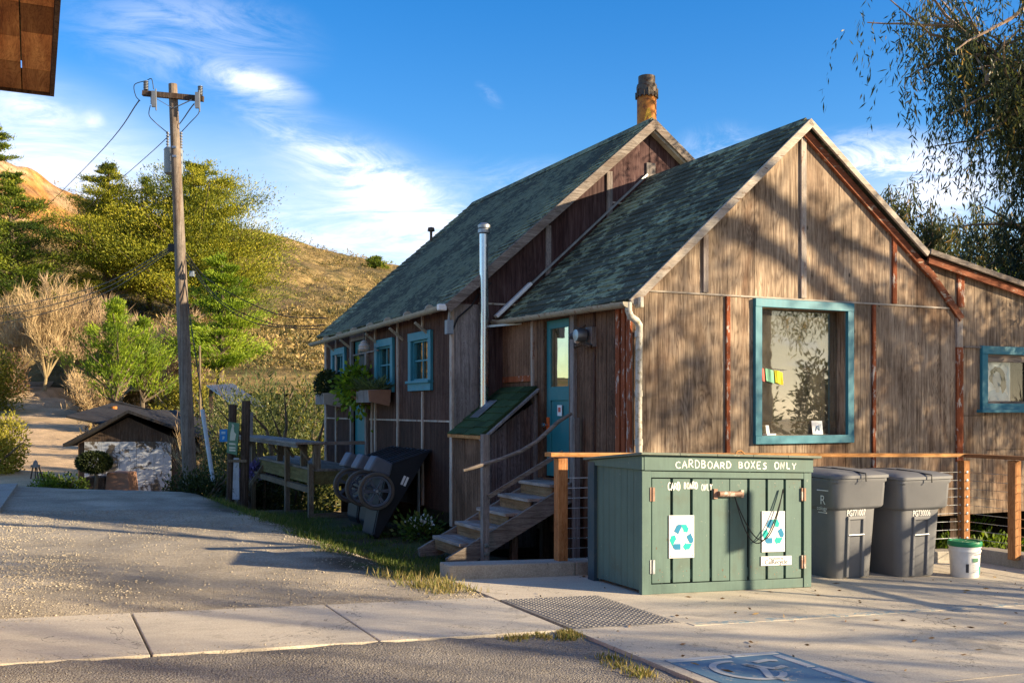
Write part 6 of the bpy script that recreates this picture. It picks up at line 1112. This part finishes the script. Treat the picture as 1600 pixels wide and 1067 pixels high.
gy = thing('guy_wire', 'slanting guy wire with pale plastic guard right of the pole', 'guy wire', tuple(PW(335, 752, 22.5)), 'w'); mb = MB(); mb.tube([at_(388), PW(318, 640, 22.8)], .012, 6); mb.build('cable', M['wire'], gy); mb = MB(); mb.tube([PW(316, 640, 22.8), PW(333, 752, 22.5)], .045, 10); mb.build('guard', plain('pale_blue_plastic', (.45, .52, .58), .5), gy, smooth=True)
mb = MB(); mb.tube([PW(312, 540, 26), PW(313, 650, 26)], .03, 8); mb.build('white_post', M['deckz'], off=tuple(PW(313, 640, 26)), frame='w', label='thin grey upright post directly behind the guy wire', cat='post')

# ------------------------------------------------------------------ whitewashed shed, metal roofed shed
SY = 31.; shd = thing('shed', 'small dark gabled shed with whitewashed front wall below the road', 'shed', tuple(PW(198, 772, SY)), 'w'); q = lambda x, y, Y=SY: PW(x, y, Y)
def wpoly(mb, pts, Y, th, tone=None): v0 = [PW(x, y, Y) for x, y in pts]; n = len(v0); mb.add(v0 + [p + np.array([0, th, 0]) for p in v0], [tuple(range(n)), tuple(range(2 * n - 1, n - 1, -1))] + [(i, i + n, (i + 1) % n + n, (i + 1) % n) for i in range(n)], tone); return mb
mb = MB(); wpoly(mb, [(122, 800), (122, 693), (200, 652), (290, 692), (290, 800)], SY, 3.4); mb.build('wall', M['shedw'], shd)
mb = MB()
for k in range(5): x0 = 132 + k * 27.2; wpoly(mb, [(x0, 800), (x0, 690), (x0 + 26.6, 690), (x0 + 26.6, 800)], SY - .05, .04, rnd.uniform(.2, .8))
mb.build('whitewashed_panel', M['stone'], shd, label='blotchy whitewashed front panel')
mb = MB(); e0, e1, e2 = PW(98, 698, SY - .4), PW(200, 645, SY - .4), PW(345, 696, SY - .4); dv = np.array([0, 4.4, 0]); mb.slab(e0, e1 - e0, dv, (0, 0, .09)); mb.slab(e1, e2 - e1, dv, (0, 0, .09)); mb.build('roof', M['shedr'], shd)
mb = MB(); o = PW(180, 626, SY + 4.3); mb.slab(o, PW(355, 672, SY + 4) - o, (0, -.0, -.5), (0, .2, 0)); mb.slab(PW(175, 632, SY + 3.9), PW(350, 668, SY + 3.9) - PW(175, 632, SY + 3.9), (0, -3.6, -.42), (0, 0, .06)); mb.build('roof', M['shedr'], shd, label='grey rear roof slope')
mb = MB(); p = PW(178, 670, SY + 3.0); mb.tube([p, p + np.array([0, 0, .75])], .10, 10); mb.build('flue', M['rusty'], shd)
for k, (x0, x1, y0, y1, lab, m_) in enumerate(((128, 166, 745, 790, 'wide dark timber planter box left of its neighbour, before the shed', 'shedw'), (163, 203, 738, 790, 'taller brown tapering planter box before the shed', 'clay'))):
    mb = MB(); c = [PW(x0 - 1, y1, 28.2), PW(x1 + 2, y1, 28.2), PW(x1 - 4, y0, 28.4), PW(x0 + 3, y0, 28.4)]; mb.add(c + [p_ + np.array([0, .7, 0]) for p_ in c], [(0, 1, 2, 3), (4, 7, 6, 5), (0, 4, 5, 1), (1, 5, 6, 2), (2, 6, 7, 3), (3, 7, 4, 0)]); mb.build('planter_box', M[m_], off=tuple(c[0]), frame='w', bevel=.03, label=lab, cat='planter')
ms = thing('metal_roof_shed', 'open shed with pale corrugated iron roof behind the sign posts', 'shed', tuple(PW(355, 700, 33)), 'w'); mb = MB(); o = PW(322, 603, 35); ex_ = PW(365, 600, 35) - o; ey_ = PW(372, 640, 31.5) - o; n = 22; pts = []
for i in range(n + 1): f = i / n; pts += [o + ex_ * f + np.array([0, 0, .04 * (i % 2)]), o + ex_ * f + ey_ + np.array([0, 0, .04 * (i % 2)])]
mb.add(pts, [(2 * i, 2 * i + 1, 2 * i + 3, 2 * i + 2) for i in range(n)]); mb.build('roof', M['roofmetal'], ms)
for x, y, Y in ((330, 606, 34.8), (362, 603, 34.8), (372, 640, 31.8), (398, 640, 31.8)): p = PW(x, y, Y); mb = MB(); mb.box(p[0] - .06, p[0] + .06, Y - .06, Y + .06, -1.5, p[2] - .05); mb.build('post', M['shedw'], ms)
ls_ = thing('lantern_stand', 'small dark A-frame stand with lantern at the far left of the drive', 'stand', tuple(PW(54, 748, 26.5)), 'w'); p = PW(54, 748, 26.5); mb = MB()
for sx_ in (-.10, .10): mb.beam(p + np.array([sx_, 0, 0]), p + np.array([sx_ * .35, 0, .36]), .025, .025); mb.beam(p + np.array([sx_, .25, 0]), p + np.array([sx_ * .35, .12, .36]), .025, .025)
mb.build('legs', M['shedw'], ls_); mb = MB(); mb.box(p[0] - .09, p[0] + .09, p[1] - .03, p[1] + .13, p[2] + .30, p[2] + .36); mb.lathe([(.07, .36), (.05, .44), (.02, .48), (0, .49)], p + np.array([0, .05, 0]), 10); mb.build('lantern', M['grey'], ls_, smooth=True)

# ------------------------------------------------------------------ sign posts
sp = thing('signboard', 'two rough posts carrying a tall faded green signboard', 'sign', tuple(PW(370, 786, 19.8)), 'w'); SYp = 19.8
for x, y0, w_ in ((362, 632, .16), (383, 626, .17)): mb = MB(); p = PW(x, y0, SYp + .15); mb.tube([(p[0] - .03, SYp + .15, -.3), (p[0], SYp + .15, .9), (p[0] + .02, SYp + .15, p[2])], w_ / 2, 9); mb.build('post', M['shedw'], sp, smooth=True)
mb = MB(); wpoly(mb, [(354, 707), (357, 659), (374, 661), (370, 711)], SYp - .02, .03); sb = mb.build('board', M['signgreen'], sp)
mb = MB(); wpoly(mb, [(359, 688), (360, 676), (362, 667), (365, 667), (366, 675), (369, 678), (367, 688)], SYp - .026, .003); wpoly(mb, [(363, 668), (362, 662), (365, 663), (366, 667)], SYp - .026, .003); mb.build('figure', M['creamp'], sb)
mb = MB()
for y in (693, 699, 703): wpoly(mb, [(358, y + 1.5), (358, y - 1.5), (368, y - .5), (368, y + 2)], SYp - .026, .003)
mb.build('lettering', M['creamp'], sb); mb = MB(); wpoly(mb, [(363, 780), (365, 715), (373, 715), (374, 780)], SYp + .02, .03); mb.build('board', M['stone'], sp, label='pale leaning plank below the signboard')
mb = MB(); wpoly(mb, [(357, 722), (357, 718), (385, 718), (385, 722)], SYp, .05); mb.build('crosspiece', M['deckz'], sp)
bs_ = thing('blue_sign', 'small bright blue square sign left of the green signboard', 'sign', tuple(PW(349, 691, SYp)), 'w'); mb = MB(); wpoly(mb, [(343, 690), (343, 671), (355, 670), (355, 690)], SYp - .03, .02); mb.build('board', M['signblue'], bs_); mb = MB(); wpoly(mb, [(346, 678), (346, 674), (352, 674), (352, 678)], SYp - .035, .003); wpoly(mb, [(347, 687), (348, 681), (351, 682), (350, 686)], SYp - .035, .003); mb.build('symbol', M['paleb'], bs_)
mb = MB(); wpoly(mb, [(354, 679), (354, 677), (362, 677), (362, 679)], SYp, .02); mb.build('bracket', M['dsteel'], bs_)

# ------------------------------------------------------------------ window boxes and hanging gourd
def planter(b0, b1, z0, z1, lab, endm, sidem, spiky):
    t_ = thing('window_box', lab, 'planter', (-.95, (b0 + b1) / 2, z0)); mb = MB(); mb.box(-1.12, -.83, b0, b1, z0, z1); mb.build('box', M[sidem], t_, bevel=.006); mb = MB(); mb.prism([(-1.20, z0 + .01), (-.86, z0 - .06), (-.83, z1), (-1.22, z1 - .01)], 'b', b0 - .035, b0 - .005); mb.build('end_board', M[endm], t_)
    n = 420 if spiky else 2200; base = np.stack([RS.uniform(-1.12, -.86, n), RS.uniform(b0 - .05, b1, n), np.full(n, z1)], 1)
    if spiky:
        q = RS.uniform(0, 6.28, n); D = np.stack([np.cos(q) * .9, np.sin(q) * .9, RS.uniform(.1, 1., n)], 1); o_ = noff(t_); leaves('foliage', base - o_, D, RS.uniform(.18, .42, n), .022, .5 + RS.normal(size=n) * .2, M['sage'], t_)
    else:
        s_ = RS.normal(size=(n, 3)); s_ /= np.linalg.norm(s_, axis=1, keepdims=True); c = np.array([-1.0, (b0 + b1) / 2, z1 + .17]); leaves('foliage', c + s_ * np.array([.2, (b1 - b0) * .55, .24]) * RS.uniform(.5, 1.1, (n, 1)) - noff(t_), s_ + RS.normal(size=(n, 3)) * .5, .06, .035, .5 + RS.normal(size=n) * .25, M['darkg'], t_)
    return t_
planter(6.15, 7.15, 1.72, 1.93, 'window box of spiky grey-green plants under the middle teal window', 'clay', 'grey', True); planter(9.0, 9.95, 1.70, 1.92, 'window box of dark bushy plants under the farthest teal window', 'rattan', 'grey', False)
vn = thing('potted_vine', 'leafy yellow-green vine trailing from the end of the middle window box', 'plant', (-1.05, 7.55, 1.75)); mb = MB(); mb.lathe([(0, 0), (.10, 0), (.14, .2), (.15, .22)], (-1.0, 7.45, 1.72), 14); mb.beam((-.77, 7.45, 1.70), (-1.15, 7.45, 1.70), .1, .02); mb.build('pot', M['clay'], vn)
n = 900; c = np.array([-1.0, 7.6, 1.98]); s_ = RS.normal(size=(n, 3)); leaves('foliage', c + s_ * np.array([.12, .26, .17]) - noff(vn), s_ + np.array([-.3, 0, -.3]), .10, .08, .4 + RS.normal(size=n) * .22, M['young'], vn)
hg = thing('hanging_gourd', 'pale shell-like gourd hanging from the eave of the far cottage', 'ornament', (-1.02, 7.1, 2.5)); c = P(569, 541, 'a', -1.0); mb = MB(); mb.tube([(c[0], c[1], c[2] + .08), (c[0] + .01, c[1] - .01, c[2] + .25), (c[0], c[1], 2.98)], .008, 6); mb.build('chain', M['wire'], hg)
mb = MB(); mb.lathe([(0, -.10), (.08, -.08), (.105, -.045), (.09, -.02), (.10, .0), (.085, .03), (.06, .05), (.065, .07), (.03, .10), (0, .11)], c, 14); mb.build('gourd', M['shell'], hg, smooth=True)
mb = MB(); mb.beam((-.80, 6.9, 2.62), (-.80, 8.4, 2.60), .02, .025); mb.build('wall_rod', M['grey'], far)
# flowering clump by the carts
fc = thing('flowering_plant', 'white-flowered leafy plant low under the far cottage wall', 'plant', (-.9, 4.0, gab(-1.2, 4.0))); o_ = np.array([-1.12, 3.95, gab(-1.1, 3.95) + .12]); n = 500; s_ = RS.normal(size=(n, 3)); leaves('foliage', o_ + s_ * np.array([.14, .14, .10]) - noff(fc), s_ + np.array([0, 0, .5]), .09, .045, .3 + RS.normal(size=n) * .2, M['grassm'], fc)
n = 60; s_ = RS.normal(size=(n, 3)); leaves('flower', o_ + np.array([0, 0, .13]) + s_ * np.array([.09, .09, .035]) - noff(fc), s_ * .5 + np.array([0, 0, .5]), .05, .05, np.full(n, .6), M['flower'], fc, kind='stuff')

# ------------------------------------------------------------------ neighbour building at top left (soffit seen from below)
nb_ = thing('neighbour_building', 'brown shingled overhang of a building at the upper left corner', 'building', (-5.5, 1.0, 0)); zt_ = 4.0; c = P(78, 145, 'z', zt_)
mb = MB()
for i in range(16):
    a1 = c[0] - i * .19; bcur = c[1]
    while bcur > c[1] - 9:
        L = rnd.uniform(.35, .8); mb.box(a1 - .186, a1 - .004, bcur - L + .006, bcur, zt_, zt_ + .02, rnd.random()); bcur -= L
mb.build('soffit', M['soffit'], nb_, label='brown patchwork soffit boards with bounce light in the colour'); mb = MB(); mb.box(c[0], c[0] + .03, c[1] - 9, c[1] + .03, zt_ - .02, zt_ + .16); mb.box(c[0] - 3.2, c[0], c[1], c[1] + .03, zt_ - .02, zt_ + .16); mb.build('fascia', M['shedw'], nb_)
mb = MB(); mb.slab((c[0] + .02, c[1] - 9, zt_ + .16), (0, 9.02, 0), (-3.2, 0, .9), (0, 0, .04)); mb.build('roof', M['shB'], nb_); mb = MB(); mb.box(c[0] - 3.3, c[0] - 3.1, c[1] - 9, c[1] - .4, 0.1, zt_ + 1.0); mb.build('wall', M['soffit'], nb_)

# ------------------------------------------------------------------ ground litter: gravel, grass, leaves
def scatter(n, amin, amax, bmin, bmax): return RS.uniform(amin, amax, n), RS.uniform(bmin, bmax, n)
def abw(a, b): return Cc[0] + a * vv[0] + b * uu[0], Cc[1] + a * vv[1] + b * uu[1]
M['peb'] = plain('loose_pebbles', (.42, .37, .29), .95, spec=.1); M['pebd'] = plain('dark_grit', (.28, .255, .22), .95, spec=.1); octv = np.array([(1, 0, 0), (0, 1, 0), (-1, 0, 0), (0, -1, 0), (0, 0, 1), (0, 0, -1)], float); octf = np.array([(0, 1, 4), (1, 2, 4), (2, 3, 4), (3, 0, 4), (1, 0, 5), (2, 1, 5), (3, 2, 5), (0, 3, 5)])
def pebbles(name, a, b, smin, smax, tone, mat='peb', onpave=False):
    x, y = abw(a, b); z = zs(a) if onpave else hground(x, y); n = len(a); s_ = smin + (smax - smin) * RS.uniform(0, 1, n) ** 3; q = RS.uniform(0, 6.28, n); V = octv[None] * (s_[:, None, None] * np.stack([RS.uniform(.7, 1.3, n), RS.uniform(.6, 1.1, n), RS.uniform(.3, .6, n)], 1)[:, None, :]); V = V + RS.normal(size=V.shape) * s_[:, None, None] * .15
    Vx = V[..., 0] * np.cos(q)[:, None] - V[..., 1] * np.sin(q)[:, None]; Vy = V[..., 0] * np.sin(q)[:, None] + V[..., 1] * np.cos(q)[:, None]; V = np.stack([Vx + x[:, None], Vy + y[:, None], V[..., 2] + z[:, None] + s_[:, None] * .15], -1).reshape(-1, 3)
    Fq = (np.arange(n)[:, None, None] * 6 + octf[None]).reshape(-1, 3); return meshnp(name, V, Fq, M[mat], np.repeat(np.clip(RS.normal(tone, .3, n), 0, 1), 8), kind='stuff')
a, b = scatter(70000, -8, -2.75, -2.15, 6); k = RS.uniform(0, 1, len(a)) < .12 + .88 * ss(fbm(a * .9, b * .35, 1.0, 4, 62), .42, .62); a, b = a[k], b[k]; pebbles('gravel', a, b, .003, .016, .45); a, b = scatter(9000, -7.5, -2.75, -6.2, -3.62); pebbles('grit', a, b, .003, .008, .5, 'pebd')
a = np.concatenate([RS.uniform(-8, -2.75, 900), RS.uniform(-8, -2.75, 500), RS.uniform(-2.7, -2.5, 250)]); b = np.concatenate([-2.2 - np.abs(RS.normal(0, .12, 900)), -3.57 + np.abs(RS.normal(0, .09, 500)), RS.uniform(-6, -3.6, 250)]); pebbles('spilled_gravel', a, b, .002, .008, .4, 'peb', True)
def grass(name, a, b, h, wdt, tone, mat=None):
    x, y = abw(a, b); z = hground(x, y); n = len(a); D = RS.normal(size=(n, 3)) * .45 + np.array([0, 0, 1.]); return leaves(name, np.stack([x, y, z - .005], 1), D, h * RS.uniform(.4, 1.3, n), wdt, tone + RS.normal(size=n) * .2, mat or M['grassm'], kind='stuff')
def clumps(nc, per, rg, spread):
    ca_, cb2 = scatter(nc, *rg); return (np.repeat(ca_, per) + RS.normal(size=nc * per) * spread, np.repeat(cb2, per) + RS.normal(size=nc * per) * spread)
a, b = clumps(120, 110, (-3.2, -1.5, -1.0, 8.5), .13); k = (b > -.95) & (a < -.9); grass('grass', a[k], b[k], .085, .008, .42)
a, b = clumps(26, 120, (-3.1, -2.4, 4.8, 9), .16); grass('grass', a, b, .12, .009, .5)
a, b = clumps(16, 130, (-2.75, -1.95, -.9, -.2), .12); k = b > -.97; grass('grass', a[k], b[k], .13, .009, .45)
a, b = clumps(16, 60, (-3.25, -2.75, -1.9, -.9), .09); grass('dry_grass', a, b, .09, .008, .85)
a, b = clumps(7, 90, (-2.95, -2.80, -5.3, -3.6), .05); grass('weeds', a, b, .05, .008, .82); a, b = clumps(9, 90, (-3.3, -2.76, -3.74, -3.62), .03); grass('weeds', a, b, .04, .007, .88)
x0_ = RS.uniform(-16.5, -6, 9000); y0_ = RS.uniform(22.3, 28, 9000); leaves('grass', np.stack([x0_, y0_, hground(x0_, y0_)], 1)[np.abs(x0_ - (-12 - (y0_ - 25) * .43)) > 4.5], (RS.normal(size=(9000, 3)) * .4 + np.array([0, 0, 1.]))[np.abs(x0_ - (-12 - (y0_ - 25) * .43)) > 4.5], .22, .03, .3 + RS.normal(size=int((np.abs(x0_ - (-12 - (y0_ - 25) * .43)) > 4.5).sum())) * .2, M['grassm'], kind='stuff')
lvn = 170; a = RS.uniform(-2.6, 4.2, lvn); b = RS.uniform(-6, -1.4, lvn); x, y = abw(a, b); z = -.038 * (a + CV - 4.78) + .006
leaves('fallen_leaves', np.stack([x, y, z], 1), np.concatenate([RS.normal(size=(lvn, 2)), RS.uniform(0, .15, (lvn, 1))], 1), RS.uniform(.02, .09, lvn), .016, RS.uniform(0, 1, lvn), leafmat('dry_leaves', [(0, (.05, .035, .02)), (.6, (.20, .11, .05)), (1, (.40, .26, .10))], trans=.1), kind='stuff')
a = RS.uniform(-1.5, .4, 40); b = RS.uniform(-1.5, -1.28, 40); x, y = abw(a, b); leaves('fallen_leaves', np.stack([x, y, -.038 * (a + CV - 4.78) + .008], 1), RS.normal(size=(40, 3)) * np.array([1, 1, .2]), .05, .02, RS.uniform(0, 1, 40), M['brush'], kind='stuff')
# greenery under the lean-to
shrub('bush', 'bright green shrub under the lean-to behind the railing', Wd(6.4, .6, -1.2), (1.5, 1.0, 1.6), 4200, M['young'], .10, tn=.3); shrub('bush', 'green shrub low behind the bucket and railing post', Wd(5.0, -.1, -1.0), (.8, .4, 1.05), 2400, M['young'], .08, tn=.3)
shrub('lavender', 'purple-flowered lavender clump behind the sign posts', tuple(PW(400, 745, 22.0)), (.45, .3, .4), 1400, M['purplef'], .10, lw=.25, cat='plant')
for o in far.children:                               # the old ridge sags a little
    if o.name.startswith(('roof', 'ridge_cap')):
        for v_ in o.data.vertices: v_.co.z -= .07 * math.sin(math.pi * min(1, max(0, (v_.co.y + 7 - 3.4) / 7.2)))
for o in list(S.objects):
    if '_o' in o: del o['_o']
